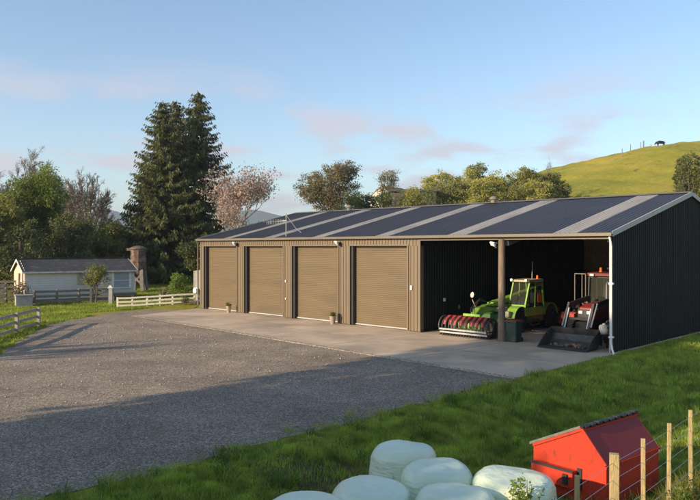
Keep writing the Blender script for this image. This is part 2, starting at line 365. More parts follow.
# concrete apron + shed floor
pad = MB()
ppoly = [S(-0.15, -0.05), S(1.25, -5.4), S(26.95, -6.85), S(26.95, 16.3), S(-0.15, 16.3)]
pad.prism([(p[0], p[1]) for p in ppoly], -0.3, 0.030, 'z')
tag(pad.build('concrete_apron', M_CONC, bevel=0.012), kind='structure')
jt = MB()
for i in range(1, 6):
    s = 4.47*i
    a = S(s, -0.3, 0.0312); b_ = S(s, -6.55 if i > 3 else -6.2, 0.0312)
    jt.bar((a[0], a[1], 0.0308), (b_[0], b_[1], 0.0308), 0.018, 0.004)
a = S(0.6, -3.1, 0.0308); b_ = S(26.9, -3.3, 0.0308); jt.bar(a, b_, 0.018, 0.004)
tag(jt.build('apron_saw_joints', mat('joint_dark', (0.16, 0.13, 0.105), 0.9)), kind='structure')

# loose pale stones on the gravel
def in_gravel(x, y): return (bcoord(x, y) < -0.15)
P = []
while len(P) < 900:
    Y = random.uniform(9, 40); X = random.uniform(-0.55*Y, 6)
    rel = ((X-C0[0])*N[0]+(Y-C0[1])*N[1])
    if not in_gravel(X, Y) or rel > -7.2 or X < -12.6-max(0, (Y-26)*0.1): continue
    P.append((X, Y))
st = MB()
for i, (X, Y) in enumerate(P):
    r = random.choice((0.012, 0.016, 0.02, 0.03)) * (0.7+Y/40)
    v = [(X+r*random.uniform(.7,1.3)*math.cos(a), Y+r*random.uniform(.7,1.3)*math.sin(a), 0.02) for a in (0, 1.3, 2.6, 3.9, 5.1)]
    t = (X+random.uniform(-.3,.3)*r, Y+random.uniform(-.3,.3)*r, 0.022+r*0.9)
    st.add(v+[t], [(k, (k+1) % 5, 5) for k in range(5)])
tag(st.build('loose_stones', mat('pale_stone', (0.36, 0.33, 0.29), 0.9, 0, 0.35, 3)), 'pale loose stones scattered over the gravel yard', 'stones', kind='stuff')

# ------------------------------------------------------------------ the shed
LEN = 26.83; DEP = 16.2; EAVE = 4.47; RID = 6.36
def corr(mb, p0, dirv, L, z0, z1, nrm, pitch=0.19, dep=0.03):
    """vertical ribbed cladding, p0 (x,y) along dirv; z0/z1 numbers or functions of distance"""
    pts = []; x = 0.0
    while x < L:
        for dx, d in ((0, 0), (pitch*0.55, 0), (pitch*0.65, dep), (pitch*0.9, dep)):
            if x+dx < L: pts.append((x+dx, d))
        x += pitch
    pts.append((L, 0))
    g = lambda f, t: f(t) if callable(f) else f
    vs = []
    for t, d in pts:
        X = p0[0]+dirv[0]*t+nrm[0]*d; Y = p0[1]+dirv[1]*t+nrm[1]*d
        vs += [(X, Y, g(z0, t)), (X, Y, g(z1, t))]
    mb.add(vs, [(2*i, 2*i+2, 2*i+3, 2*i+1) for i in range(len(pts)-1)])
shed = thing('farm_shed', 'long tan and dark steel farm shed with four roller doors and two open bays', 'shed', (C0[0], C0[1], 0.0), ROT)
doors = [(0.42, 3.92), (4.62, 8.23), (8.93, 12.56), (13.38, 17.16)]
DT = 3.98
piers = [(0, .42), (3.92, 4.62), (8.23, 8.93), (12.56, 13.38), (17.16, 17.86)]
for a, b in piers:
    w = MB(); corr(w, (a, 0), (1, 0), b-a, 0.06, DT, (0, -1))
    w.quad((a, 0.0, .06), (a, .28, .06), (a, .28, DT), (a, 0.0, DT)); w.quad((b, 0.0, .06), (b, .28, .06), (b, .28, DT), (b, 0.0, DT))
    w.build('wall_pier', M_TAN, shed)
w = MB(); corr(w, (0, -0.004), (1, 0), 17.86, DT, 4.42, (0, -1)); corr(w, (17.86, -0.004), (1, 0), LEN-17.86-0.02, 4.28, 4.42, (0, -1))
w.quad((0, 0, DT), (17.86, 0, DT), (17.86, .28, DT), (0, .28, DT))
w.build('lintel_cladding', M_TAN, shed)
for a, b in doors:
    MB().box(a-0.05, a+0.03, -0.045, 0.0, 0.06, DT).box(a-0.05, b+.05, -0.045, -0.002, DT, DT+0.07).box(b-0.03, b+0.05, -0.045, 0.0, 0.06, DT).build('opening_trim', M_TRIM, shed)
MB().box(17.83, 17.92, -0.045, .01, .06, 4.28).box(17.92, LEN-0.06, -0.042, -0.002, 4.22, 4.28).build('opening_trim', M_TRIM, shed)
for a, b in doors: MB().box(a-0.002, a+0.17, 0.05, 0.27, 0.06, DT-0.002).build('jamb_shade_strip', M_BLACK, shed)  # black strip put in for the shaded reveal at each left jamb
for i, (a, b) in enumerate(doors):
    d = MB(); z = 0.09; pts = []
    while z < DT:
        pts += [(z, 0.26), (z+0.05, 0.26), (z+0.062, 0.232), (z+0.083, 0.232)]; z += 0.095
    vs = []
    for zz, yy in pts: vs += [(a+0.02, yy, min(zz, DT+.05)), (b-0.01, yy, min(zz, DT+.05))]
    d.add(vs, [(2*k, 2*k+1, 2*k+3, 2*k+2) for k in range(len(pts)-1)])
    dr = d.build('roller_door', M_TANDOOR, shed)
    MB().box(a+0.03, b-0.02, 0.20, 0.27, 0.062, 0.12).build('bottom_rail', M_PALETRIM, dr)
    if i == 2:
        MB().box(b-3.6+0.05, b-3.6+0.11, 0.19, 0.23, 1.75, 1.95).build('lock', M_WHITE, dr)
# small boxes on the pier by the second and third doors
for bx_ in ((8.42, 8.50, -0.07, -0.03, 2.0, 2.12), (8.42, 8.49, -0.06, -0.03, 1.05, 1.14), (17.35, 17.45, -0.08, -0.03, 1.95, 2.15)): MB().box(*bx_).build('switch_box', M_WHITE, shed)
# end wall (dark), back, partition, left wall
rl = lambda t: EAVE + (RID-EAVE)*(1-abs(t-DEP/2)/(DEP/2)) - 0.05
w = MB(); corr(w, (LEN, 0), (0, 1), DEP, -0.25, rl, (1, 0), 0.2, 0.032); w.build('end_wall', M_DARKWALL, shed)
w = MB(); corr(w, (LEN-0.05, 0), (0, 1), DEP, 0.05, lambda t: rl(t)-.05, (-1, 0), 0.2, 0.03)
for z in (0.9, 2.0, 3.1, 4.1): w.box(LEN-0.2, LEN-0.09, 0.1, DEP-.1, z, z+0.06)
w.build('end_wall_lining', M_DARKWALL, shed)
w = MB(); corr(w, (17.82, 0.29), (0, 1), DEP-.3, 0.05, lambda t: rl(t+.29)-.05, (1, 0), 0.2, 0.03); w.build('partition_wall', M_DARKWALL, shed)
w = MB(); corr(w, (0, 0), (0, 1), DEP, 0, rl, (-1, 0), 0.2, 0.03); w.build('left_wall', M_TAN, shed)
w = MB(); corr(w, (0, DEP), (1, 0), LEN, 0, EAVE-.05, (0, 1), 0.2, 0.03); corr(w, (17.9, DEP-0.06), (1, 0), LEN-18.0, 0.05, EAVE-.1, (0, -1), 0.2, 0.03)
for z in (1.1, 2.3, 3.5): w.box(17.95, LEN-.25, DEP-0.2, DEP-0.1, z, z+0.07)
w.build('back_wall', M_BEIGEIN, shed)
fr = MB()
for s in (22.33,):
    fr.bar((s, 0.15, EAVE-.35), (s, DEP/2, RID-.4), 0.14, 0.3); fr.bar((s, DEP-.15, EAVE-.35), (s, DEP/2, RID-.4), 0.14, 0.3)
    fr.tube([(s, DEP-.3, 0), (s, DEP-.3, EAVE-.3)], 0.13, 10)
for k in range(1, 7):
    y = DEP/2*k/7; fr.box(17.9, LEN-.1, y-.03, y+.03, EAVE+(RID-EAVE)*k/7-.2, EAVE+(RID-EAVE)*k/7-.08)
fr.build('roof_frame', M_STEEL, shed)
MB().tube([(22.2, -0.02, 0), (22.2, -0.02, 4.25)], [0.155, 0.135], 18).build('timber_pole', M_POLE, shed, smooth=True)
# a personnel door in the partition
pd = MB().box(17.86, 17.91, 2.2, 3.1, 0.08, 2.1).build('side_door', M_DARKWALL, shed)
MB().tube([(17.93, 2.95, 1.02), (17.98, 2.95, 1.02), (17.98, 2.84, 1.02)], 0.018, 6).box(17.912, 17.93, 2.9, 3.0, 0.93, 1.11).build('handle', M_STEEL, pd)
MB().box(17.86, 17.9, 1.75, 1.9, 1.35, 1.5).build('switch_box', M_WHITE, shed)
# roof: dark sheets with six pale skylight strips
def roofsheet(mb, s0, s1, side, off=0.0, pitch=0.2, dep=0.014):
    """ribs run up the slope. side 0 front, 1 back"""
    y0 = -0.12 if side == 0 else DEP+0.12; ym = DEP/2; sl = (RID-EAVE)/(DEP/2)
    z0 = EAVE - 0.12*sl; pts = []; x = s0
    while x < s1-1e-6:
        for dx, d in ((0, 0), (pitch*.6, 0), (pitch*.68, dep), (pitch*.92, dep)):
            if x+dx < s1: pts.append((x+dx, d))
        x += pitch
    pts.append((s1, 0)); vs = []
    for t, d in pts: vs += [(t, y0, z0+d+off), (t, ym, RID+d+off)]
    mb.add(vs, [(2*k, 2*k+2, 2*k+3, 2*k+1) for k in range(len(pts)-1)])
strips = [(2.65, .75), (6.65, .8), (10.75, .85), (15.2, .9), (19.5, .95), (24.55, .95)]
rf = MB(); cur = -0.1
for s, wd in strips: roofsheet(rf, cur, s, 0); cur = s+wd
roofsheet(rf, cur, LEN+.1, 0); roofsheet(rf, -0.1, LEN+.1, 1)
roof = rf.build('roof', M_ROOF, shed)
for s, wd in strips:
    sk = MB(); roofsheet(sk, s-0.02, s+wd+0.02, 0, 0.006, 0.19, 0.014); sk.build('skylight', M_SKYL, roof)
cp = MB(); cp.add([(-.1, DEP/2-.22, RID-.01), (LEN+.1, DEP/2-.22, RID-.01), (LEN+.1, DEP/2, RID+.07), (-.1, DEP/2, RID+.07), (-.1, DEP/2+.22, RID-.01), (LEN+.1, DEP/2+.22, RID-.01)], [(0,1,2,3),(3,2,5,4)])
cp.build('ridge_cap', M_TRIM, roof)
sl = (RID-EAVE)/(DEP/2)
for s in (-0.1, LEN+0.1):
    w_ = 0.05 if s > 0 else -0.05; bg = MB()
    bg.add([(s-w_, -.14, EAVE+.045-.12*sl), (s, -.14, EAVE+.045-.12*sl), (s, DEP/2, RID+.05), (s-w_, DEP/2, RID+.05)], [(0,1,2,3)])
    bg.bar((s, -.14, EAVE-.05-.12*sl), (s, DEP/2, RID-.05), 0.015, 0.19); bg.bar((s, DEP/2, RID-.05), (s, DEP+.14, EAVE-.05-.12*sl), 0.015, 0.19)
    bg.build('barge_flashing', M_PALETRIM, roof)
gt = MB(); prof = [(-.13, 4.40), (-.13, 4.31), (-.27, 4.31), (-.27, 4.425), (-.255, 4.425), (-.255, 4.325), (-.145, 4.325), (-.145, 4.40)]
gt.prism([(y, z+.02) for y, z in prof], -.12, LEN+.12, 'x'); gt.build('gutter', M_TRIM, roof)



for s in (5.4, 16.6):
    MB().lathe([(0.13, 0), (0.13, .16), (.22, .18), (.22, .26), (.1, .36), (0.001, .38)], 14, Matrix.Translation((s, DEP/2-.1, RID+.0))).build('roof_vent', M_OLDWOOD, roof, smooth=True)
dp = MB(); dp.tube([(LEN+.02, -.2, 4.3), (LEN+.05, -.16, 4.12), (LEN+.05, -.1, 3.95), (LEN+.05, -.1, .42), (LEN+.12, -.18, .2), (LEN+.28, -.4, .05)], 0.038, 10)
dp.box(LEN-.03, LEN+.13, -.16, -.03, 2.55, 2.62).box(LEN-.03, LEN+.13, -.16, -.03, 0.6, 0.66).build('downpipe', M_WHITE, shed, smooth=True)
MB().box(LEN-0.05, LEN-0.005, -0.05, 0.03, 0.0, 4.3).build('corner_trim', M_PALETRIM, shed)
dp = MB(); dp.tube([(-.05, -.2, 4.3), (-.07, -.12, 4.1), (-.07, -.1, .3), (-.1, -.2, .15), (-.15, -.35, .08)], 0.045, 10).build('downpipe', M_TRIM, shed, smooth=True)
lt = MB(); corr(lt, (-2.3, 1.0), (1, 0), 2.28, 0, lambda t: 2.35+.25*t/2.3, (0, -1), .15, .02); corr(lt, (-2.3, 1.0), (0, 1), 3, 0, 2.35, (-1, 0), .15, .02)
lt.quad((-2.4, .9, 2.36), (-.04, .9, 2.62), (-.04, 4.1, 2.62), (-2.4, 4.1, 2.36))
lt.build('lean_to', mat('leanto_grey', (0.30, 0.28, 0.25), 0.7, 0, 0.15, 2), shed)

# floodlights
def floodlight(s, z, label):
    t = thing('floodlight', label, 'floodlight', S(s, -.03, z), ROT, 'security lights on the shed front')
    MB().box(-.06, .06, -.03, -.005, -.08, .08).tube([(0, -.03, 0), (0, -.16, .03)], .02, 6).build('bracket', M_BLACK, t)
    M_ = Matrix.Translation((-.02, -.24, .02)) @ Matrix.Scale(.8, 4) @ Matrix.Rotation(R(38), 4, 'X') @ Matrix.Rotation(R(-20), 4, 'Z')
    MB().box(-.16, .16, -.05, .05, -.11, .11, M_).build('housing', M_WHITE, t, bevel=.012)
    MB().box(.0, .11, -.14, -.04, -.15, -.02).build('sensor', M_BLACK, t, bevel=.01)
floodlight(3.98, 4.12, 'white floodlight above the pier between first and second roller doors from the left')
floodlight(12.7, 4.12, 'white floodlight above the pier between third and fourth roller doors')
floodlight(21.95, 4.03, 'white floodlight at the top of the round timber pole in the open bays')

# TV aerial
t = thing('tv_aerial', 'tv aerial with a comb of short rods on the front gutter edge of the roof', 'aerial', S(8.15, 0.25, 4.5), ROT)
MB().tube([(0, 0, 0), (0, 0, 1.3)], .028, 6).build('mast', M_STEEL, t)
ar = MB().tube([(-1.75, .1, .86), (.05, 0, .9)], .018, 5)
for k in range(11): ar.tube([(-1.7+k*.15, -.28+.0*k, .86), (-1.7+k*.15, .28, .88)], .011, 4); ar.tube([(-1.7+k*.15, .0, .72), (-1.7+k*.15, .0, 1.0)], .009, 4)
ar.build('element_comb', M_DIRTYWHITE, t)
MB().tube([(-.05, 0, 1.25), (1.0, -.15, .45), (1.5, -.2, .2)], .016, 5).build('stay', M_STEEL, t)

# hose reel
t = thing('hose_reel', 'round white hose reel on the grey lean-to wall beside the cream fence', 'hose reel', S(-1.75, .95, 1.05), ROT)
MX = Matrix.Rotation(R(90), 4, 'X')
MB().lathe([(.001, -.1), (.19, -.1), (.2, -.08), (.2, -.06), (.08, -.05), (.08, .05), (.2, .06), (.2, .08), (.001, .09)], 20, Matrix.Translation((0, -.15, 0)) @ MX).build('reel', M_WHITE, t, smooth=True)
MB().box(-.03, .03, -.06, .0, -.25, .25).build('bracket', M_STEEL, t)

# potted plants
def pot(s, n, h, r, m, label):
    t = thing('potted_plant', label, 'potted plant', S(s, n, .03), 0, 'pots against the shed front')
    MB().lathe([(r*.7, 0), (r, h*.9), (r*1.1, h*.92), (r*1.1, h), (r*.95, h), (r*.9, h*.9), (0.001, h*.9)], 18).build('pot', m, t, smooth=True)
    n_ = 150; d = rand_dirs(n_); d[:, 2] = np.abs(d[:, 2])
    P_ = d*np.array([r*1.1, r*1.1, .24])*rng.random((n_, 1))**.4+np.array([0, 0, h*.95])
    leaves('foliage', P_, .09, L_OLIVE, t, 1.2, d)
pot(3.7, -.45, .42, .15, M_TERRA, 'tapered pot with a bushy plant beside the first pier from the left')
pot(12.55, -.4, .42, .16, M_TERRA, 'tapered clay coloured pot with a plant left of the fourth roller door')

# ------------------------------------------------------------------ machines in the open bays
def wheel(parent, x, y, r, wdt, face=1, rimmat=None):
    """axle along local x"""
    MY = Matrix.Rotation(R(90), 4, 'Y'); T = Matrix.Translation((x, y, r))
    wd = bpy.data.objects.new('wheel', None); 
    ty = MB().lathe([(r*.52, -wdt*.42), (r*.62, -wdt*.5), (r*.9, -wdt*.48), (r*.97, -wdt*.36), (r*.97, wdt*.36), (r*.9, wdt*.48), (r*.62, wdt*.5), (r*.52, wdt*.42)], 28, T @ MY)
    nl = 20
    for k in range(nl):
        for sgn in (-1, 1):
            a = 2*math.pi*(k+(.25 if sgn > 0 else 0))/nl
            Mx = T @ Matrix.Rotation(a, 4, 'X') @ Matrix.Translation((sgn*wdt*.24, 0, r*.985)) @ Matrix.Rotation(sgn*R(35), 4, 'Z')
            ty.box(-wdt*.27, wdt*.27, -.025, .025, -.03, .03, Mx)
    w_ = ty.build('wheel', M_TYRE, parent, smooth=True)
    MB().lathe([(0.001, .02), (r*.2, .04), (r*.24, -.02), (r*.4, -.06), (r*.5, wdt*.36), (r*.55, wdt*.42), (r*.55, wdt*.3), (r*.44, -.1), (0.001, -.1)], 24, T @ Matrix.Rotation(R(90*face), 4, 'Y')).build('rim', rimmat or M_CREAM, w_, smooth=True)
    return w_
# telehandler: local x = +u (its left side), front = -y
th = thing('telehandler', 'green telehandler with a glazed cab parked in the open bay behind the timber pole', 'telehandler', S(20.25, 0, .03), ROT)
ch = MB().prism([(2.0, .45), (2.2, .85), (2.9, 1.0), (5.6, 1.0), (6.5, 1.05), (6.75, .9), (6.75, .5), (6.1, .4), (3.0, .38)], -.5, .5, 'x')
ch.box(.5, .98, 3.75, 5.15, .42, .92); ch.box(-.98, -.5, 3.75, 5.3, .42, 1.25)
ch.build('chassis', M_DKGREEN, th, bevel=.03)
MB().prism([(3.6, 1.0), (3.7, 1.35), (6.6, 1.45), (6.75, 1.05)], -1.0, -.3, 'x').build('engine_cover', M_GREEN, th, bevel=.05)
for x in (-.78, .78):
    for (yc, rr) in ((3.1, .62), (5.85, .66)):
        fd = MB(); A = [math.radians(a) for a in range(10, 171, 16)]
        poly = [(yc-math.cos(a)*rr, .58+math.sin(a)*rr) for a in A] + [(yc-math.cos(a)*(rr-.03), .58+math.sin(a)*(rr-.03)) for a in reversed(A)]
        fd.prism(poly, x-.24, x+.24, 'x')
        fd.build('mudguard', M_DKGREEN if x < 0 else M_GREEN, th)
    for y, fc in ((3.1, 1 if x > 0 else -1), (5.85, 1 if x > 0 else -1)): wheel(th, x, y, .56, .42, fc)
bo = MB().bar((-.05, 6.2, 1.75), (-.05, 2.2, 1.18), .34, .40).bar((-.05, 2.7, 1.25), (-.05, 1.35, 1.06), .28, .32)
bo.prism([(1.5, 1.24), (1.15, 1.2), (.85, .95), (.75, .55), (.92, .3), (1.1, .35), (1.15, .75), (1.5, .9)], -.2, .1, 'x')
boom = bo.build('boom', M_GREEN, th, bevel=.03)
MB().tube([(-.05, 3.4, .95), (-.05, 2.3, 1.05)], .06, 10).build('lift_ram', M_STEEL, boom, smooth=True); MB().tube([(.0, 1.45, 1.1), (.0, .95, .65)], .05, 8).build('tilt_ram', M_STEEL, boom, smooth=True)
MB().box(-.62, .52, .5, .72, .3, .85).box(-.5, .4, .7, .8, .25, .95).build('carriage', M_GREEN, boom, bevel=.02)
hs = MB()
for k in range(3): hs.tube([(-.12+.06*k, 1.9, 1.42), (-.15+.07*k, 1.3, 1.5+.05*k), (-.2+.1*k, .9, 1.2), (-.1+.08*k, .7, .85)], .016, 6)
hs.build('hydraulic_hose', M_BLACK, boom)
# cab
cx0, cx1 = .16, 1.0
cb = MB()
def post(a, b, w=.07): cb.bar(a, b, w, w)
FB, RB, FT, RT = 3.45, 5.15, 3.85, 4.95
for x in (cx0, cx1):
    post((x, FB, 1.2), (x, FT, 2.28)); post((x, RB, .95), (x, RT, 2.28)); post((x, FT, 2.28), (x, RT, 2.28)); post((x, FB, .95), (x, FB, 1.22)); post((x, FB, .95), (x, RB, .95))
    post((x, 4.3, .95), (x, 4.38, 2.28), .05)
for y, z in ((FB, 1.2), (FT, 2.28), (RT, 2.28), (RB, .95), (FB, .95)): post((cx0, y, z), (cx1, y, z))
cb.box(cx1-.02, cx1+.02, 3.47, 5.13, .72, 1.1); cb.box(cx0, cx1, 3.43, 3.47, .75, 1.18)
cab = cb.build('cab_frame', M_GREEN, th)
MB().prism([(3.62, 2.28), (3.66, 2.38), (4.95, 2.40), (5.08, 2.3), (5.0, 2.27)], cx0-.06, cx1+.06, 'x').build('roof', M_CREAM, cab, bevel=.03)
gl = MB(); gl.quad((cx0+.03, FB+.01, 1.24), (cx1-.03, FB+.01, 1.24), (cx1-.03, FT, 2.25), (cx0+.03, FT, 2.25)).quad((cx1+.01, FB+.05, 1.2), (cx1+.01, RB-.05, 1.12), (cx1+.01, RT-.03, 2.24), (cx1+.01, FT+.05, 2.24)).quad((cx0+.03, RB, 1.0), (cx1-.03, RB, 1.0), (cx1-.03, RT, 2.24), (cx0+.03, RT, 2.24))
gl.build('windscreen', G_CAB, cab)
MB().tube([(.5, FB-.02, 1.24), (.62, FB+.18, 1.85)], .012, 4).build('wiper', M_BLACK, cab)
MB().box(.35, .8, 4.35, 4.85, 1.1, 1.25).box(.35, .8, 4.75, 4.87, 1.2, 1.75).build('seat', M_BLACK, cab, bevel=.04)
MB().tube([(.6, 3.75, 1.1), (.6, 3.95, 1.45)], .03, 6).lathe([(.15, 0), (.17, .015), (.15, .03)], 16, Matrix.Translation((.6, 3.97, 1.45)) @ Matrix.Rotation(R(30), 4, 'X')).build('steering_wheel', M_BLACK, cab)
MB().lathe([(.06, 0), (.06, .05), (.05, .06), (.05, .15), (.001, .18)], 12, Matrix.Translation((.85, 4.8, 2.4))).build('beacon', M_ORANGE, cab, smooth=True)
MB().tube([(.62, 4.7, 2.38), (.62, 4.75, 3.2)], .012, 5).build('radio_aerial', M_DIRTYWHITE, cab)
MB().box(cx1, cx1+.03, 4.55, 4.95, 1.3, 1.72).build('warning_panel', M_ORANGE, cab)
for x in (cx0-.02, cx1-.1): MB().box(x, x+.12, 3.55, 3.64, 2.3, 2.42).build('work_light', M_WHITE, cab, bevel=.015)
MB().tube([(-.2, 1.25, 1.2), (-.35, 1.2, 1.55)], .018, 6).build('mirror_arm', M_CREAM, th)
MB().lathe([(.001, -.02), (.11, -.02), (.13, 0), (.11, .02), (.001, .02)], 18, Matrix.Translation((-.35, 1.2, 1.75)) @ Matrix.Rotation(R(80), 4, 'X') @ Matrix.Scale(1.4, 4, (0, 1, 0)) @ Matrix.Scale(.72, 4)).build('mirror', M_DIRTYWHITE, th, smooth=True)
MB().box(1.0, 1.012, 3.6, 5.1, .80, .86).build('side_stripe', M_BLACK, th)
MB().box(.98, 1.18, 3.7, 4.5, .30, .34).box(.98, 1.16, 3.75, 4.45, .5, .53).box(1.12, 1.16, 3.7, 3.74, .30, .55).box(1.12, 1.16, 4.46, 4.5, .30, .55).build('step', M_DARKIRON, th)
MB().tube([(1.03, 3.75, 1.15), (1.06, 3.75, 1.5), (1.03, 3.78, 1.95)], .012, 5).build('grab_rail', M_BLACK, cab)
MB().bar((-.05, 5.9, 1.76), (-.05, 3.6, 1.42), .36, .06).build('wear_strip', M_DKGREEN, boom)
for k in range(2): MB().tube([(.14, 5.2, 1.62-.04*k), (.15, 3.8, 1.36-.04*k), (.15, 2.3, 1.2-.04*k), (.1, 1.6, 1.25)], .014, 5).build('pipe', M_BLACK, boom)
MB().tube([(-.75, 4.2, 1.4), (-.75, 4.2, 1.95), (-.75, 4.3, 2.05)], .04, 8).build('exhaust', M_DARKIRON, th)
for x in (.55, -.95): MB().box(x, x+.4, 6.72, 6.8, .75, .9).build('tail_light', M_RED, th)
MB().box(.55, .85, 2.3, 2.55, .75, 1.0).box(-.45, .45, 2.35, 2.9, .95, 1.15).build('front_valance', M_CREAM, th, bevel=.03)

# grab attachment: hoops, red clamps, rails
g = thing('silage_grab', 'wide silage grab of curved tines with red clamps, carried on the green telehandler', 'grab', S(20.32, 0.15, .03), ROT)
hw = 1.24
def arc(x, y0, z0, r, a0, a1, n=9): return [(x, y0+r*math.cos(R(a)), z0+r*math.sin(R(a))) for a in np.linspace(a0, a1, n)]
for s_ in (-1, 1):
    eh = MB()
    eh.tube(arc(s_*hw, .1, .42, .42, 20, 250, 14), .035, 6); eh.bar((s_*hw, .5, .55), (s_*hw, -.1, .03), .05, .06)
    eh.bar((s_*hw, .45, .3), (s_*hw, -.3, .3), .04, .05)
    eh.prism([(.5, .05), (.5, .62), (.28, .7), (.05, .15)], s_*hw-.015, s_*hw+.015, 'x')
    eh.build('end_hoop', M_DARKIRON, g)
tn = [MB().tube(arc(x, .1, .40, .40, 75, 235, 12), [.028]*9+[.022, .018, .008], 6) for x in np.linspace(-hw+.16, hw-.16, 13)]
for m_ in tn: m_.build('tine', M_DARKIRON, g)
for z, y in ((.30, -.30), (.16, -.24)): MB().box(-hw, hw, y-.025, y+.025, z-.035, z+.035).build('front_rail', M_STEEL, g)
MB().box(-hw, hw, .42, .5, .1, .62).build('back_frame', M_DARKIRON, g)
lw = MB()
for x in np.linspace(-hw+.05, hw-.05, 18): lw.prism([(.45, .02), (.45, .1), (-.28, .1), (-.36, .04)], x-.02, x+.02, 'x')
lw.build('floor_teeth', M_DARKIRON, g)
for x in np.linspace(-hw+.28, hw-.28, 8):
    MB().prism([(.5, .72), (.42, .86), (.1, .88), (-.22, .68), (-.30, .50), (-.22, .54), (-.14, .62), (.08, .74), (.3, .72), (.4, .62)], x-.075, x+.075, 'x').build('clamp', M_RED, g, bevel=.012)
MB().tube([(-hw+.1, .36, .78), (hw-.1, .36, .78)], .05, 8).build('clamp_bar', M_RED, g)

# green wheelie-type drum
t = thing('rubbish_bin', 'tall dark green plastic bin with a red top beside the round timber pole', 'bin', S(22.6, .25, .03), ROT)
MB().prism([(-.26, -.26), (.26, -.26), (.28, -.2), (.28, .26), (-.28, .26), (-.28, -.2)], 0, .82, 'z').build('body', M_WHEELIE, t, bevel=.03)
body = kids(t)[0]
for v in body.data.vertices:
    k = 0.82+.18*v.co.z/.82; v.co.x *= k; v.co.y *= k
MB().box(-.31, .31, -.31, .31, .80, .86).build('rim', M_WHEELIE, t, bevel=.015)
n_ = 90; P_ = np.stack([rng.uniform(-.26, .26, n_), rng.uniform(-.26, .26, n_), rng.uniform(.84, .93, n_)], 1)
MB().prism([(-.27, -.27), (.27, -.27), (.27, .27), (-.27, .27)], .85, .89, 'z').build('lid', M_RED, t, bevel=.02)
for x in (-.2, .2): MB().lathe([(.001, -.03), (.09, -.03), (.09, .03), (.001, .03)], 14, Matrix.Translation((x, .27, .09)) @ Matrix.Rotation(R(90), 4, 'Y')).build('wheel', M_TYRE, t, smooth=True)

# red tractor with loader
tr = thing('loader_tractor', 'red tractor with front loader arms and dark bucket at the right of the open bays', 'tractor', S(25.0, 0, .03), ROT)
MB().prism([(1.7, .95), (1.75, 1.45), (2.2, 1.58), (3.5, 1.62), (3.5, .95)], -.30, .30, 'x').build('bonnet', mat('bonnet_red', (.24, .03, .03), .45), tr, bevel=.05)
MB().box(-.30, .30, 1.66, 1.72, 1.0, 1.38).build('grille', M_BLACK, tr)
for x in (-.17, .17): MB().box(x-.08, x+.08, 1.62, 1.67, 1.20, 1.32).build('headlight', M_WHITE, tr, bevel=.02)
MB().box(-.28, .28, 1.8, 5.2, .5, .98).box(-.9, .9, 2.15, 2.4, .42, .6).box(-.3, .3, 1.45, 1.85, .5, .9).build('chassis', M_BLACK, tr, bevel=.02)
for s_ in (-1, 1):
    wheel(tr, s_*.82, 2.3, .46, .34, s_, M_CREAM); wheel(tr, s_*.86, 4.6, .80, .46, s_, M_CREAM)
    A = [math.radians(a) for a in range(20, 161, 14)]
    MB().prism([(4.6-math.cos(a)*.9, .8+math.sin(a)*.9) for a in A]+[(4.6-math.cos(a)*.86, .8+math.sin(a)*.86) for a in reversed(A)], s_*.86-.25, s_*.86+.25, 'x').build('mudguard', M_BLACK, tr)
    am = MB()
    am.bar((s_*.52, 3.05, 1.75), (s_*.52, 1.35, 1.55), .09, .2); am.bar((s_*.52, 1.4, 1.62), (s_*.52, .85, .42), .09, .18); am.bar((s_*.52, 3.1, 1.8), (s_*.52, 2.9, .7), .12, .16)
    am.tube([(s_*.52, 2.95, .95), (s_*.52, 1.7, 1.45)], .045, 8)
    arm = am.build('loader_arm', M_BLACK, tr)
    MB().tube([(s_*.60, 1.5, 1.65), (s_*.60, .95, .75)], .04, 8).bar((s_*.46, 1.25, 1.45), (s_*.46, .8, .5), .04, .05).build('bucket_ram', M_STEEL, arm)
for c_ in ((-.65, .65, .8, .9, .35, .45), (-.6, .6, 1.15, 1.25, 1.0, 1.08)): MB().box(*c_).build('cross_tube', M_DARKIRON, tr)
cb = MB(); hw2 = .72
for x in (-hw2, hw2):
    cb.bar((x, 3.5, 1.0), (x, 3.6, 2.62), .07, .08); cb.bar((x, 5.1, 1.3), (x, 5.0, 2.62), .08, .08); cb.bar((x, 3.6, 2.62), (x, 5.0, 2.62), .08, .08); cb.bar((x, 4.3, 1.1), (x, 4.3, 2.62), .05, .05)
for y, z in ((3.5, 1.05), (3.6, 2.62), (5.0, 2.62), (5.1, 1.3)): cb.bar((-hw2, y, z), (hw2, y, z), .07, .07)
cab = cb.build('cab_frame', M_BLACK, tr)
MB().prism([(3.4, 2.66), (3.45, 2.8), (4.9, 2.84), (5.15, 2.7)], -hw2-.06, hw2+.06, 'x').build('roof', mat('roof_dull_red', (.15, .03, .025), .6), cab, bevel=.03)
MB().quad((-hw2, 3.52, 1.1), (hw2, 3.52, 1.1), (hw2, 3.6, 2.6), (-hw2, 3.6, 2.6)).quad((-hw2, 3.6, 1.1), (-hw2, 5, 1.3), (-hw2, 5, 2.6), (-hw2, 3.6, 2.6)).build('windscreen', G_CAB, cab)
MB().lathe([(.07, 0), (.07, .05), (.055, .06), (.055, .18), (.001, .21)], 12, Matrix.Translation((-.25, 3.65, 2.83))).build('beacon', M_ORANGE, cab, smooth=True)
for x in (-.6, .3): MB().box(x, x+.18, 3.33, 3.42, 2.66, 2.76).build('work_light', M_WHITE, cab, bevel=.015)
MB().box(-.3, .3, 4.5, 4.95, 1.3, 1.45).box(-.3, .3, 4.85, 4.97, 1.4, 1.95).build('seat', mat('seat_blue_grey', (0.25, 0.34, 0.38), 0.7), cab, bevel=.04)
MB().tube([(.34, 2.9, 1.55), (.34, 2.9, 2.35), (.34, 3.0, 2.45)], .035, 8).build('exhaust', M_STEEL, tr)
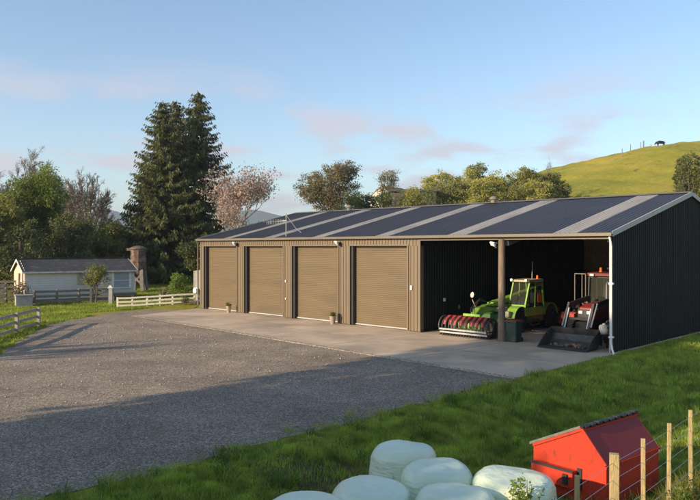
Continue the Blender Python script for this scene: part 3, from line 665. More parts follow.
# cream mesh guard beside the cab
gd = MB()
for x in (-1.25, -.92, -.76): gd.bar((x, 3.3, 1.55), (x, 3.3, 2.75), .03, .03)
for z in (1.55, 2.75): gd.bar((-1.25, 3.3, z), (-.76, 3.3, z), .04, .04)
gd.bar((-1.0, 3.3, 1.6), (-.72, 3.55, 1.1), .05, .05).build('guard_frame', M_OLDWOOD, cab)
# bucket
bk = MB(); bw = 1.0
prof = [(-.55, .02), (.35, .02), (.62, .2), (.72, .5), (.60, .74), (.57, .72), (.67, .48), (.58, .24), (.33, .06), (-.5, .05)]
bk.prism(prof, -bw, bw, 'x')
for s_ in (-1, 1): bk.prism([(-.5, .03), (.35, .03), (.62, .2), (.70, .5), (.59, .72), (.0, .42)], s_*bw-.018, s_*bw+.018, 'x')
bucket = bk.build('bucket', M_DARKIRON, tr); bucket.location = (.12, -.02, 0)
rb = MB()
for k in range(26):
    x = random.uniform(-.8, .8); y = random.uniform(-.1, .45); r = random.uniform(.04, .1)
    rb.lathe([(r*.6, -.02), (r, r*.4), (r*.5, r*.9), (.001, r)], 6, Matrix.Translation((x, y, .08)) @ Matrix.Rotation(random.random()*3, 4, 'Z'))
tag(rb.build('stone_load', mat('earth_rubble', (0.17, 0.12, 0.08), 0.95, 0, 0.4, 6), bucket), kind='stuff')
MB().tube([(-.98, .3, .5), (-1.3, -.35, .62)], .022, 6).build('spike', M_STEEL, bucket)

# dark red mower behind the telehandler
t = thing('disc_mower', 'dark red hay mower parked in shadow between the two machines', 'mower', S(22.3, 6.2, .03), ROT)
MB().box(-.7, .7, -.3, .5, .25, .42).box(-.1, .1, -.3, .9, .4, .75).build('cutter_deck', M_RED, t, bevel=.03)
MB().bar((-.4, 0, .4), (0, .3, 1.15), .08, .08).bar((.4, 0, .4), (0, .3, 1.15), .08, .08).bar((0, .3, 1.15), (0, .9, .6), .07, .07).build('headstock', M_BLACK, t)
MB().prism([(-.35, .42), (.5, .42), (.3, .8), (-.15, .8)], -.65, .1, 'x').build('guard', M_RED, t, bevel=.02)
t = thing('sprayer_tank', 'small white tank on a dark frame in shadow beside the tractor', 'tank', S(25.95, 1.35, .03), ROT)
MB().lathe([(.001, 0), (.22, .0), (.26, .06), (.26, .4), (.2, .48), (.08, .5), (.08, .56), (.001, .57)], 20, Matrix.Translation((0, 0, .5)) @ Matrix.Scale(.75, 4)).build('tank', M_DIRTYWHITE, t, smooth=True)
MB().box(-.25, .25, -.25, .25, .42, .5).box(-.25, -.2, -.25, -.2, 0, .45).box(.2, .25, -.25, -.2, 0, .45).box(-.25, -.2, .2, .25, 0, .45).box(.2, .25, .2, .25, 0, .45).build('frame', M_BLACK, t)

# ------------------------------------------------------------------ cottage
cot = thing('cottage', 'low pale weatherboard cottage with grey iron roof left of the silo', 'cottage', (-22.3, 48.0, 0), math.atan2(.56, .83))
CL, CD, CE, CR = 7.5, 4.5, 2.3, 3.08
w = MB(); z = 0.3; k = 0
while z < CE:
    z1 = min(z+.16, CE); w.add([(0, -.03, z), (CL, -.03, z), (CL, -.002, z1), (0, -.002, z1)], [(0,1,2,3)]); w.add([(0, -.03, z), (CL, -.03, z), (CL, 0, z), (0, 0, z)], [(0,1,2,3)]); z += .16
w.box(0, CL, 0, .1, 0.3, CE); w.box(0, CL, CD-.1, CD, .3, CE); w.box(CL-.1, CL, .1, CD-.1, .3, CE)
w.prism([(.1, CE), (CD-.1, CE), (CD/2, CR-.05)], CL-.1, CL, 'x')
w.build('wall', M_COTWALL, cot)
w = MB(); z = .3
w.prism([(.1, .3), (CD-.1, .3), (CD-.1, CE), (CD/2, CR-.05), (.1, CE)], .0, .1, 'x')
while z < CR-.1:
    hw_ = CD/2 if z < CE else (CR-z)/(CR-CE)*CD/2
    w.box(-.02, -.002, CD/2-hw_+.02, CD/2+hw_-.02, z, z+.13); z += .15
w.build('gable_wall', M_COTGABLE, cot)
MB().box(.05, CL-.05, .05, CD-.05, 0, .3).build('foundation', M_CONCB, cot)
rf = MB(); sl2 = (CR-CE)/(CD/2)
def croof(y0, z0, y1, z1):
    pts = []; x = -.18
    while x < CL+.15:
        for dx, d in ((0, 0), (.038, .016), (.076, .0)): pts.append((x+dx, d))
        x += .1
    vs = []
    for t_, d in pts: vs += [(t_, y0, z0+d), (t_, y1, z1+d)]
    rf.add(vs, [(2*i, 2*i+2, 2*i+3, 2*i+1) for i in range(len(pts)-1)])
croof(-.25, CE-.08, CD/2, CR); croof(CD+.25, CE-.08, CD/2, CR)
crf = rf.build('roof', M_COTROOF, cot)
MB().bar((-.2, CD/2, CR+.03), (CL+.2, CD/2, CR+.03), .22, .04).build('ridge_cap', M_COTROOF, crf)
b_ = MB()
for x in (-.2, CL+.18): b_.bar((x, -.25, CE-.13), (x, CD/2, CR-.05), .03, .14); b_.bar((x, CD+.25, CE-.13), (x, CD/2, CR-.05), .03, .14)
b_.box(-.18, CL+.18, -.3, -.24, CE-.17, CE-.07)
b_.build('fascia', M_DIRTYWHITE, crf)
def window(x0, x1, z0, z1, mull, lab=None, fm=M_WHITE):
    f = MB(); f.box(x0-.14, x0, -.07, -.0, z0, z1).box(x1, x1+.14, -.07, 0, z0, z1).box(x0-.14, x1+.14, -.07, 0, z1, z1+.06).box(x0-.12, x1+.12, -.09, 0, z0-.07, z0)
    for t_ in mull: f.box(x0, x1, -.06, -.005, t_-.02, t_+.02)
    o = f.build('window', fm, cot)
    if lab: o['label'] = lab
    MB().box(x0, x1, -.045, -.035, z0, z1).build('pane', mat('pane_dull', (0.33, 0.37, 0.42), .12, 0, .1, 2), o)
window(6.0, 7.1, .98, 2.08, (1.5,), 'large white framed window at the right end')
window(3.55, 4.1, 1.35, 2.1, (), 'small window with yellowed frame', mat('yellowed_frame', (.50, .44, .26), .6))
MB().box(5.7, 7.4, -.95, -.05, .55, .63).box(5.75, 5.83, -.9, -.82, 0, .55).box(7.25, 7.33, -.9, -.82, 0, .55).box(5.7, 7.4, -.95, -.9, .42, .55).build('deck', M_OLDWOOD, cot)
MB().bar((-.15, 1.6, 0), (-.1, 1.6, 2.1), .1, .1).build('corner_post', M_OLDWOOD, cot); MB().tube([(-.1, .3, .2), (-.1, .3, 2.2)], .04, 6).build('drain_pipe', M_OLDWOOD, cot)

# trough block at the cottage corner
t = thing('water_trough', 'square concrete trough block in front of the left corner of the cottage', 'trough', (-21.55, 46.2, 0), R(30))
MB().box(-.5, .5, -.4, .4, 0, .72).build('block', M_CONCB, t, bevel=.03)
MB().box(-.54, .54, -.44, .44, .72, .80).build('rim', M_CONCB, t, bevel=.02)
# garden shrub behind the trough
def bush(name, label, cat, loc, rad, h, n, size, m, stems=6, grp=None, stemmat=None, hollow=.35):
    t = thing(name, label, cat, loc, 0, grp)
    cs = [(Vector((random.uniform(-.55, .55)*rad, random.uniform(-.55, .55)*rad, h*random.uniform(.35, .8))), rad*random.uniform(.4, .65)) for _ in range(9)]
    P_ = []
    for _ in range(n):
        c, r = random.choice(cs); d = Vector((random.gauss(0, 1), random.gauss(0, 1), random.gauss(0, 1))).normalized()*r*random.uniform(hollow, 1)**.5
        p = c+Vector((d.x, d.y, d.z*h/rad/1.6 if rad > 0 else d.z)); 
        if p.z > 0.02: P_.append(tuple(p))
    leaves('foliage', np.array(P_), size, m, t)
    st = MB()
    for c, r in cs[:stems]: st.tube([(0, 0, -.05), (c.x*.4, c.y*.4, c.z*.6), tuple(c)], [.04*h, .03*h, .012*h], 5)
    st.build('stem', stemmat or M_BARK, t)
    return t
bush('shrub', 'dark scruffy shrub against the left gable of the cottage', 'shrub', (-22.2, 46.9, 0), .75, 1.5, 900, .13, L_BROWN)


# ------------------------------------------------------------------ rail fences
def rail_fence(name, label, pts, h, rails, m, cat='fence', pw=.1, rh=.13, step=1.8, gate=None):
    """pts world polyline"""
    t = thing(name, label, cat, (pts[0][0], pts[0][1], 0)); O = Vector((pts[0][0], pts[0][1], 0))
    path = []
    for a, b in zip(pts[:-1], pts[1:]):
        a = Vector(a[:2]); b = Vector(b[:2]); k = max(1, round((b-a).length/step))
        path += [a.lerp(b, j/k) for j in range(k)]
    path.append(Vector(pts[-1][:2]))
    tops = []
    for p in path:
        g = float(ground(p.x, p.y)); q = Vector((p.x, p.y, g))-O
        hh = h*random.uniform(1.0, 1.06)
        MB().bar((q.x, q.y, q.z-.2), (q.x+random.uniform(-.02, .02), q.y, q.z+hh), pw, pw, (0, 1, 0)).build('post', m, t)
        tops.append(q)
    for zz in rails:
        for a, b in zip(tops[:-1], tops[1:]):
            d = (b-a).normalized(); n_ = Vector((d.y, -d.x, 0))*(pw*.5+.02)
            MB().bar(a+n_+Vector((0, 0, zz*h+random.uniform(-.01, .01))), b+n_+Vector((0, 0, zz*h+random.uniform(-.01, .01))), .035, rh).build('rail', m, t)
    return t
rail_fence('rail_fence', 'cream painted rail fence running down the mound left of the shed', [(-15.0, 45.2), (-13.2, 45.5), (-11.6, 45.75), (-10.25, 46.1)], .66, (.93, .55, .2), M_FENCEWHITE, pw=.11, rh=.11, step=1.0)
rail_fence('rail_fence', 'weathered grey rail fence at the left edge of the gravel', [(-15.4, 34.6), (-15.15, 31.8), (-14.7, 28.6), (-14.6, 24.5)], .92, (.92, .55, .2), mat('silvered_timber', (.36, .33, .27), .9, 0, .25, 5), pw=.13, rh=.13, step=2.6)
rail_fence('yard_fence', 'dark rail fence along the front of the cottage', [(-21.2, 47.0), (-17.6, 49.3)], 1.0, (.92, .6, .28), M_OLDWOOD, pw=.13, rh=.15, step=1.5)
rail_fence('stockyard_fence', 'dark stockyard rails left of the cottage gable', [(-30, 44.5), (-26.5, 45.9), (-23.2, 47.2)], 1.45, (.95, .72, .48, .22), M_OLDWOOD, pw=.14, rh=.16, step=1.5)
rail_fence('stockyard_fence', 'second row of stockyard rails further back on the left', [(-30, 49.0), (-26.0, 50.2), (-24.2, 51.0)], 1.5, (.95, .7, .45, .2), M_OLDWOOD, pw=.14, rh=.16, step=1.5)
t = thing('garden_gate', 'short dark wooden gate beside the small round tree at the cottage', 'gate', (-17.45, 48.4, 0), R(20))
for x in (-.45, .75): MB().box(x-.07, x+.07, -.07, .07, -.1, 1.15).build('post', M_OLDWOOD, t)
g_ = MB()
for z in (.2, .5, .8, 1.02): g_.box(-.38, .68, -.02, .02, z-.05, z+.05)
g_.bar((-.38, 0, .2), (.68, 0, 1.0), .03, .08).build('gate_panel', M_OLDWOOD, t)
t = thing('white_post', 'pale square post with a cap standing right of the dark garden gate', 'post', (-16.25, 47.6, 0))
MB().box(-.13, .13, -.13, .13, 0, 1.15).build('shaft', M_CONCB, t, bevel=.015); MB().prism([(-.2, 1.15), (.2, 1.15), (0, 1.38)], -.2, .2, 'y').build('cap', M_DIRTYWHITE, t)

# rusty old silo
t = thing('feed_silo', 'rusty old feed silo on splayed timber legs between the cottage and the conifers', 'silo', (-18.0, 59.5, .35))
sb = MB(); n_ = 10
sb.lathe([(.62, 1.6), (.68, 1.7), (.64, 2.3), (.68, 2.35), (.64, 3.0), (.66, 3.45), (.001, 3.45)], 10); sb.build('bin_body', M_RUST, t)
MB().lathe([(.74, 3.42), (.72, 3.5), (.5, 3.62), (.2, 3.70), (.001, 3.71)], 12).box(-.95, -.6, -.15, .15, 3.28, 3.5).build('cap', mat('silo_cap', (.13, .10, .075), .8, 0, .3, 4), t)
lg = MB()
for a in (45, 135, 225, 315):
    c, s_ = math.cos(R(a)), math.sin(R(a)); 
    MB().bar((c*.72, s_*.72, -.1), (c*.55, s_*.55, 1.7), .3, .3).build('leg', M_OLDWOOD, t)
MB().bar((-.55, -.5, .3), (.5, -.45, 1.4), .05, .16).bar((.55, -.5, .3), (-.5, -.45, 1.4), .05, .16).box(-.6, .6, -.03, .03, .9, 1.6).build('brace', M_OLDWOOD, t)
MB().lathe([(.12, .6), (.55, 1.62)], 10).build('hopper', M_RUST, t)

# house among the bushes behind the shed
hs_ = thing('farmhouse', 'cream gabled farmhouse mostly hidden by bushes behind the shed roof', 'house', (6.1, 116, float(ground(6.1, 116))-.5), R(-38))
gz = 0; 
hz = zat(187.5, 116)-hs_.location.z
MB().prism([(-2.4, 0), (2.4, 0), (2.4, hz-1.6), (0, hz), (-2.4, hz-1.6)], -1.5, 4.5, 'y').build('wall', mat('house_cream', (.62, .56, .44), .7), hs_)
MB().prism([(-2.8, hz-1.83), (0, hz+.03), (2.8, hz-1.83), (2.8, hz-1.70), (0, hz+.16), (-2.8, hz-1.70)], -1.6, 4.7, 'y').build('roof', mat('house_roof', (.16, .15, .15), .6), hs_)
h2 = thing('farmhouse_wing', 'low dark flat roof showing above bushes right of the cream gable', 'building', (9.2, 102, float(ground(9.2, 102))-.5), R(-4))
hz = zat(190.5, 102)-h2.location.z
MB().box(-3.2, 3.2, -2, 2, 0, hz-.3).build('wall', mat('house_brown', (.09, .08, .07), .7), h2)
MB().box(-3.6, 3.6, -2.4, 2.4, hz-.3, hz).build('roof', mat('house_roof_dark', (.07, .07, .075), .6), h2)

# ------------------------------------------------------------------ trees
def branchtree(h, r0, spread, levels, nseg=3, kids_=(3, 4), up=.25, seed=1, lenf=.68, first=.28, tips=None, twist=.35):
    rnd = random.Random(seed); mb = MB()
    def grow(p, d, L, r, lev):
        pts = [p.copy()]; r = max(r, .016); rs = [r]; q = p.copy(); dd = d.copy()
        for i in range(nseg):
            dd = (dd + Vector((rnd.uniform(-1, 1), rnd.uniform(-1, 1), rnd.uniform(-.6, 1)))*twist*.5 + Vector((0, 0, up*.15))).normalized()
            q = q + dd*L/nseg; pts.append(q.copy()); rs.append(r*(1-.45*(i+1)/nseg))
        mb.tube(pts, rs, 7 if lev == 0 else (5 if lev < 3 else 3), cap=False)
        if lev >= levels:
            if tips is not None: tips.extend([tuple(x) for x in pts[1:]])
            return
        k = rnd.randint(*kids_)
        for j in range(k):
            t_ = rnd.uniform(first if lev == 0 else .3, 1.0) if j < k-1 else 1.0
            i = min(int(t_*nseg), nseg-1); base = pts[i].lerp(pts[i+1], t_*nseg-i) if t_ < 1 else pts[-1]
            a = rnd.uniform(0, 6.283); side = Vector((math.cos(a), math.sin(a), 0))
            nd_ = (dd*(.75 if t_ < 1 else 1.0) + side*spread*rnd.uniform(.6, 1.2) + Vector((0, 0, up))).normalized()
            grow(base, nd_, L*lenf*rnd.uniform(.8, 1.15), rs[i]*.62, lev+1)
    grow(Vector((0, 0, -.2)), Vector((0, 0, 1)), h, r0, 0)
    return mb
def bare_tree(label, loc, trunk, r0, spread, levels, seed, leafn=0, fit=None, lm=None, ls=.1, name='bare_tree', kids_=(3, 4), barkm=None, grp=None, up=.25, **kw):
    t = thing(name, label, 'tree', loc, 0, grp); tips = []
    mb = branchtree(trunk, r0, spread, levels, seed=seed, tips=tips, kids_=kids_, up=up, **kw)
    if fit:
        A_ = np.array(mb.v); r_ = np.percentile(np.hypot(A_[:, 0], A_[:, 1]), 99.3); h_ = np.percentile(A_[:, 2], 99.7); k = np.array([fit[0]/r_, fit[0]/r_, fit[1]/h_])
        mb.v = [tuple(v) for v in A_*k]; tips = [tuple(v) for v in np.array(tips)*k]
    mb.build('trunk', barkm or M_TWIG, t)
    if leafn:
        T_ = np.array(tips); idx = rng.integers(0, len(T_), leafn)
        leaves('crown', T_[idx]+rng.normal(size=(leafn, 3))*ls*1.8, ls, lm, t)
    return t
def crown_tree(name, label, loc, H, blobs, n, size, m, trunk_r=.3, barkm=None, grp=None, cat='tree', shell=.5, clumps=60, clump_r=.55, droop=0.0, fit=None):
    """blobs: (x,y,z,rx,ry,rz) relative; leaves gathered in many small clumps so that gaps show"""
    t = thing(name, label, cat, loc, 0, grp)
    vol = np.array([b[3]*b[4]*b[5] for b in blobs])**(2/3); pr = vol/vol.sum()
    B = np.array(blobs, dtype=float)
    bi = rng.choice(len(B), clumps, p=pr); d = rand_dirs(clumps)
    rad = (shell+(1-shell)*rng.random((clumps, 1)))
    C = B[bi, :3] + d*B[bi, 3:]*rad
    cr = clump_r*(.5+rng.random((clumps, 1)))
    ci = rng.integers(0, clumps, n); dd = rand_dirs(n)*(rng.random((n, 1))**.5)
    P_ = C[ci] + dd*cr[ci]*np.array([1.1, 1.1, .8]); P_[:, 2] -= droop*rng.random(n)*cr[ci][:, 0]
    P_ = P_[P_[:, 2] > 0.05]
    if fit:
        r_ = np.percentile(np.hypot(P_[:, 0], P_[:, 1]), 98.5); z1 = np.percentile(P_[:, 2], 99.7); z0_ = P_[:, 2].min(); kz = (fit[1]-fit[2])/(z1-z0_)
        k = np.array([fit[0]/r_, fit[0]/r_, kz]); P_ = (P_-[0, 0, z0_])*k+[0, 0, fit[2]]; C = (C-[0, 0, z0_])*k+[0, 0, fit[2]]; blobs = [(0, 0, fit[1]*.85, 1, 1, 1)]
    leaves('crown', P_, size, m, t)
    tb = MB(); top = max(b[2] for b in blobs)
    tb.tube([(0, 0, -.3), (.1, 0, top*.4), (0, .1, top*.95)], [trunk_r, trunk_r*.75, trunk_r*.3], 8)
    for k in range(min(22, clumps)):
        c = C[k]; z0 = min(c[2]*.6, top*.8); tb.tube([(0, 0, z0), (c[0]*.5, c[1]*.5, (z0+c[2])/2+.2), tuple(c)], [trunk_r*.35, trunk_r*.22, trunk_r*.07], 4, cap=False)
    tb.build('trunk', barkm or M_BARK, t)
    return t
def G(x, y): return (x, y, float(ground(x, y)))
def conifer(label, loc, H, Rm, seed, m, lean=.0, z0=.06, cone=.8, grp='tall conifers'):
    t = thing('conifer', label, 'tree', loc, 0, grp); rnd = random.Random(seed)
    tb = MB().tube([(0, 0, -.3), (0, 0, H*.5), (lean, 0, H)], [H*.022, H*.014, .03], 8); P_ = []; A_ = []
    z = H*z0
    while z < H*.985:
        f = (z/H); Rz = Rm*((1-f)**cone)*(.85 if f < .12 else 1); nb = int(5+8*(1-f))
        for k in range(nb):
            a = rnd.uniform(0, 6.283); L = Rz*rnd.uniform(.62, 1.12)+.15; zz = z+rnd.uniform(-.25, .25)
            ca, sa = math.cos(a), math.sin(a); npt = max(4, int(L/.16)); pts = []
            for j in range(npt):
                s_ = j/(npt-1); r_ = L*s_; dz = -.42*L*s_*(1-.62*s_*s_) - .05*L + .1*L*s_**3
                pts.append((ca*r_+lean*f, sa*r_, zz+dz))
            if L > .6: tb.tube(pts[::max(1, npt//4)], [.05*(L/Rm+.3), .035, .02, .015, .012][:len(pts[::max(1, npt//4)])] if len(pts[::max(1, npt//4)]) <= 5 else .02, 4, cap=False)
            for j, p in enumerate(pts):
                s_ = j/(npt-1)
                if s_ < .12: continue
                wd = .42*(1-.75*s_)*min(1, L/1.6)+.07
                for q in range(int(4+5*(1-s_))):
                    o_ = rnd.uniform(-1, 1); hang = rnd.random()
                    P_.append((p[0]-sa*o_*wd+rnd.uniform(-.06, .06), p[1]+ca*o_*wd+rnd.uniform(-.06, .06), p[2]-hang*.42*wd-abs(o_)*.1))
                    dr = np.array([ca*.5-sa*o_*.6, sa*.5+ca*o_*.6, -.55-.5*hang]); A_.append(dr/np.linalg.norm(dr))
        z += .34*(1.15-.55*f)
    P_ = np.array(P_); A_ = np.array(A_)+rand_dirs(len(P_))*.25
    leaves('crown', P_, .28, m, t, 1.25, A_, .36)
    tb.build('trunk', M_BARK, t)
    return t
conifer('taller dark conifer with the highest pointed top, right one of the pair', G(at(196, 74), 74), zat(92, 74)-.5, 6.0, 3, L_CONIF, .2, cone=.62)
conifer('slightly shorter conifer standing left of the tallest one', G(at(166, 71), 71), zat(101, 71)-.4, 5.6, 5, L_CONIF, -.3, cone=.58)
conifer('conifer with drooping feathery limbs at the left side of the clump', G(at(147, 73), 73), zat(158, 73)-.4, 4.0, 9, L_CONIF2, -.1, cone=.7)
conifer('narrow second top just right of the shorter conifer', G(at(176, 74.5), 74.5), zat(103, 74.5)-.4, 4.6, 12, L_CONIF2, .1, cone=.6)
# blossom tree
def FT(px, Y, py, hwpx): return (hwpx/700*Y, zat(py, Y)-float(ground(at(px, Y), Y)))
bare_tree('spreading blossom tree with dusty pink flowers behind the left end of the shed', G(at(231, 61), 61), 3.4, .26, .85, 5, 21, 7500, FT(231, 61, 171, 41), L_MAG, .19, 'blossom_tree', (3, 4), M_MAGBARK, up=.26, lenf=.72)
# left group
def dome_tree(label, px, Y, py, hwpx, seed, r0=.42, nl=46, m=None, grp=None, z0f=.16, buds=4000):
    # fan of limbs rising from a short trunk to a rounded dome, each ending in fine twigs
    rnd = random.Random(seed); W, H = FT(px, Y, py, hwpx); t = thing('bare_tree', label, 'tree', G(at(px, Y), Y), 0, grp); mb = MB(); tips = []
    base = H*z0f; mb.tube([(0, 0, -.3), (.05, .05, base*.6), (0, 0, base*1.3)], [r0, r0*.85, r0*.7], 9)
    for k in range(nl):
        th = rnd.uniform(0, 6.283); ph = math.acos(rnd.uniform(-.05, 1)); rr = rnd.uniform(.80, 1.0)
        e = Vector((math.cos(th)*math.sin(ph)*W*rr, math.sin(th)*math.sin(ph)*W*rr, base+(H-base)*(.22+.78*math.cos(ph)*rr if math.cos(ph) > 0 else .2)))
        st_ = Vector((0, 0, base*rnd.uniform(.8, 1.9))); mid = st_.lerp(e, .45)+Vector((rnd.uniform(-.5, .5), rnd.uniform(-.5, .5), (e-st_).length*.10)); L = (e-st_).length
        pts = []
        for j in range(9):
            f = j/8; p = st_*(1-f)**2+mid*2*f*(1-f)+e*f*f; p += Vector((rnd.gauss(0, .06), rnd.gauss(0, .06), rnd.gauss(0, .05)))*(j > 0); pts.append(p)
        mb.tube(pts, [r0*.20*(1-f/8*.85)*(.6+.4*rnd.random()) for f in range(9)], 5, cap=False)
        out = (e-Vector((0, 0, H*.3))).normalized()
        for q in range(15):
            f = rnd.uniform(.45, 1)**.7*8; i = min(int(f), 7); b_ = pts[i].lerp(pts[i+1], f-i)
            d = (out*.9+Vector((rnd.gauss(0, .55), rnd.gauss(0, .55), rnd.gauss(.15, .45)))).normalized(); l = L*.20*rnd.uniform(.5, 1.15)*(1.15-.5*f/8)
            p1 = b_+d*l*.5+Vector((rnd.gauss(0, .05), rnd.gauss(0, .05), .05)); p2 = b_+d*l; mb.tube([b_, p1, p2], [.035, .024, .014], 3, cap=False)
            for w_ in range(6):
                f2 = rnd.uniform(.2, 1); c = b_.lerp(p2, f2); d2 = (d+Vector((rnd.gauss(0, .6), rnd.gauss(0, .6), rnd.gauss(.1, .5)))).normalized(); l2 = l*.42*rnd.uniform(.5, 1.2)
                mb.tube([c, c+d2*l2], [.016, .010], 3, cap=False); tips.append(tuple(c+d2*l2)); 
                for w2 in range(2): mb.tube([c+d2*l2*.5, c+(d2+Vector((rnd.gauss(0, .7), rnd.gauss(0, .7), rnd.gauss(0, .5)))).normalized()*l2*.9], [.012, .008], 3, cap=False)
    mb.build('trunk', m or M_TWIG, t)
    if buds: T_ = np.array(tips); ix = rng.integers(0, len(T_), buds); leaves('crown', T_[ix]+rng.normal(size=(buds, 3))*.12, .08, L_BROWN, t)
GB = 'bare deciduous trees on the left'
dome_tree('wide bare domed tree rising above the green tree at far left', 34, 78, 155, 44, 31, .45, 115, grp=GB)
dome_tree('bare tree behind the left edge of the cottage, cut by the picture edge', -16, 75, 163, 36, 37, .40, 85, grp=GB)
dome_tree('smaller bare branching tree between the green tree and the conifers', 86, 76, 170, 32, 33, .36, 85, grp=GB, buds=1200)
def blobset(w, h, z0, n, seed, flat=.8):
    r = random.Random(seed); out = [(0, 0, z0+h*.5, w*.6, w*.5, h*.42)]
    for _ in range(n):
        a = r.uniform(0, 6.28); rr = r.uniform(.2, .62)*w; z = z0+h*r.uniform(.12, .88); k = 1-.5*abs((z-z0)/h-.4)
        s_ = w*r.uniform(.25, .42)*k; out.append((math.cos(a)*rr*k, math.sin(a)*rr*k, z, s_, s_, s_*flat))
    return out
crown_tree('leafy_tree', 'bright spring green tree behind the left half of the cottage', G(at(40, 68), 68), 8, blobset(4.6, 8.8, .3, 16, 3), 30000, .21, L_SPRING, .3, clumps=420, clump_r=.6, fit=(40/700*68, zat(169, 68)-float(ground(at(40, 68), 68)), 0.1))
crown_tree('leafy_tree', 'dark green tree at the far left edge behind the stockyard', G(at(2, 64), 64), 7, blobset(4.0, 6.8, .2, 12, 5), 22000, .20, L_OLIVE, .3, clumps=300, clump_r=.55, fit=(34/700*64, zat(196, 64)-float(ground(at(2, 64), 64)), 0.1))
crown_tree('leafy_tree', 'dark evergreen mass behind the left gable of the cottage', G(at(20, 60), 60), 5, blobset(3.4, 4.8, 0, 12, 8), 17000, .19, L_DARK, .25, clumps=260, clump_r=.5, fit=(34/700*60, zat(222, 60)-float(ground(at(20, 60), 60)), 0.1))
crown_tree('leafy_tree', 'dark evergreen tree behind the middle of the cottage roof', G(at(72, 64), 64), 5, blobset(3.8, 5.2, 0, 12, 9), 18000, .19, L_DARK, .25, clumps=260, clump_r=.5, fit=(36/700*64, zat(212, 64)-float(ground(at(72, 64), 64)), 0.1))
crown_tree('leafy_tree', 'olive brown tree above the right end of the cottage roof', G(at(104, 68), 68), 5, blobset(3.2, 5.8, 0, 12, 10), 16000, .19, L_OLIVE, .25, clumps=230, clump_r=.5, fit=(26/700*68, zat(222, 68)-float(ground(at(104, 68), 68)), 0.1))
crown_tree('leafy_tree', 'dark leafy tree in the gap between cottage and silo', G(at(124, 72), 72), 5, blobset(2.8, 4.6, 0, 10, 11), 13000, .19, L_DARK, .25, clumps=200, clump_r=.5, fit=(24/700*72, zat(232, 72)-float(ground(at(124, 72), 72)), 0.1))
crown_tree('leafy_tree', 'dark tree far back in the gap right of the small bare tree', G(at(112, 95), 95), 5, blobset(5, 5.5, 0, 10, 13), 12000, .26, L_DARK, .25, clumps=200, clump_r=.7)
crown_tree('leafy_tree', 'shadowy understorey tree below the conifers and blossom tree', G(at(205, 66), 66), 5, blobset(3.0, 4.6, .6, 10, 15), 14000, .19, L_DARK, .22, clumps=220, clump_r=.5)
crown_tree('leafy_tree', 'low dark tree behind the rusty silo under the conifers', G(at(158, 80), 80), 5, blobset(5.0, 4.6, 0.9, 10, 16), 14000, .22, L_DARK, .22, clumps=220, clump_r=.6)
crown_tree('leafy_tree', 'far dark green tree behind the conifer trunks', G(at(190, 96), 96), 5, blobset(7, 5.5, 0.4, 12, 17), 14000, .28, L_OLIVE, .22, clumps=220, clump_r=.8)
for px, Y, w, h, lab in ((-40, 62, 5, 7, 'broad dark tree beyond the left edge, behind the stockyards'), (-75, 70, 6, 8, 'second broad tree outside the left edge'), (60, 98, 8, 6, 'far dark tree seen through the bare branches'), (10, 98, 8, 6.5, 'distant dark tree behind the wide bare tree')):
    crown_tree('leafy_tree', lab, G(at(px, Y), Y), 5, blobset(w, h, 0, 10, int(Y)+int(px)), 10000, .28, L_DARK, .25, clumps=200, clump_r=.8)
bush('lime_shrub', 'rounded bright lime green shrub behind the cream fence next to the shed', 'shrub', G(at(181, 49), 49), .8, 1.9, 3000, .12, L_LIME, 6)
bush('shrub', 'low brown twiggy shrub left of the lime green shrub', 'shrub', G(at(171, 50), 50), .7, 1.1, 900, .12, L_BROWN, 6)
crown_tree('garden_tree', 'small round olive leaved tree in front of the cottage wall', (-17.5, 48.1, 0), 2.7, blobset(1, 1.6, 1, 8, 77), 2600, .11, L_OLIVE, .07, clumps=70, clump_r=.22, fit=(.9, 2.75, 1.1))
# flax with sword leaves
t = thing('flax_plant', 'spiky pale flax clump behind the cream fence', 'plant', G(at(163, 48.8), 48.8))
fl = MB()
for k in range(46):
    a = random.uniform(0, 6.28); L = random.uniform(.8, 1.25); o_ = random.uniform(.2, .75); c, s_ = math.cos(a), math.sin(a); pv = None; q = []
    for j in range(5):
        s2 = j/4; q.append((c*o_*s2*L, s_*o_*s2*L, L*(s2-.35*o_*s2*s2), .03*(1-s2)+.004))
    for p0, p1 in zip(q[:-1], q[1:]):
        fl.quad((p0[0]-s_*p0[3], p0[1]+c*p0[3], p0[2]), (p0[0]+s_*p0[3], p0[1]-c*p0[3], p0[2]), (p1[0]+s_*p1[3], p1[1]-c*p1[3], p1[2]), (p1[0]-s_*p1[3], p1[1]+c*p1[3], p1[2]))
fl.build('leaf_fan', mat('flax_leaf', (.24, .22, .10), .6, 0, .3, 3), t)
bush('shrub', 'small rust coloured shrub at the right end of the cream fence', 'shrub', G(-10.75, 45.6), .35, .55, 500, .08, L_BROWN, 4)

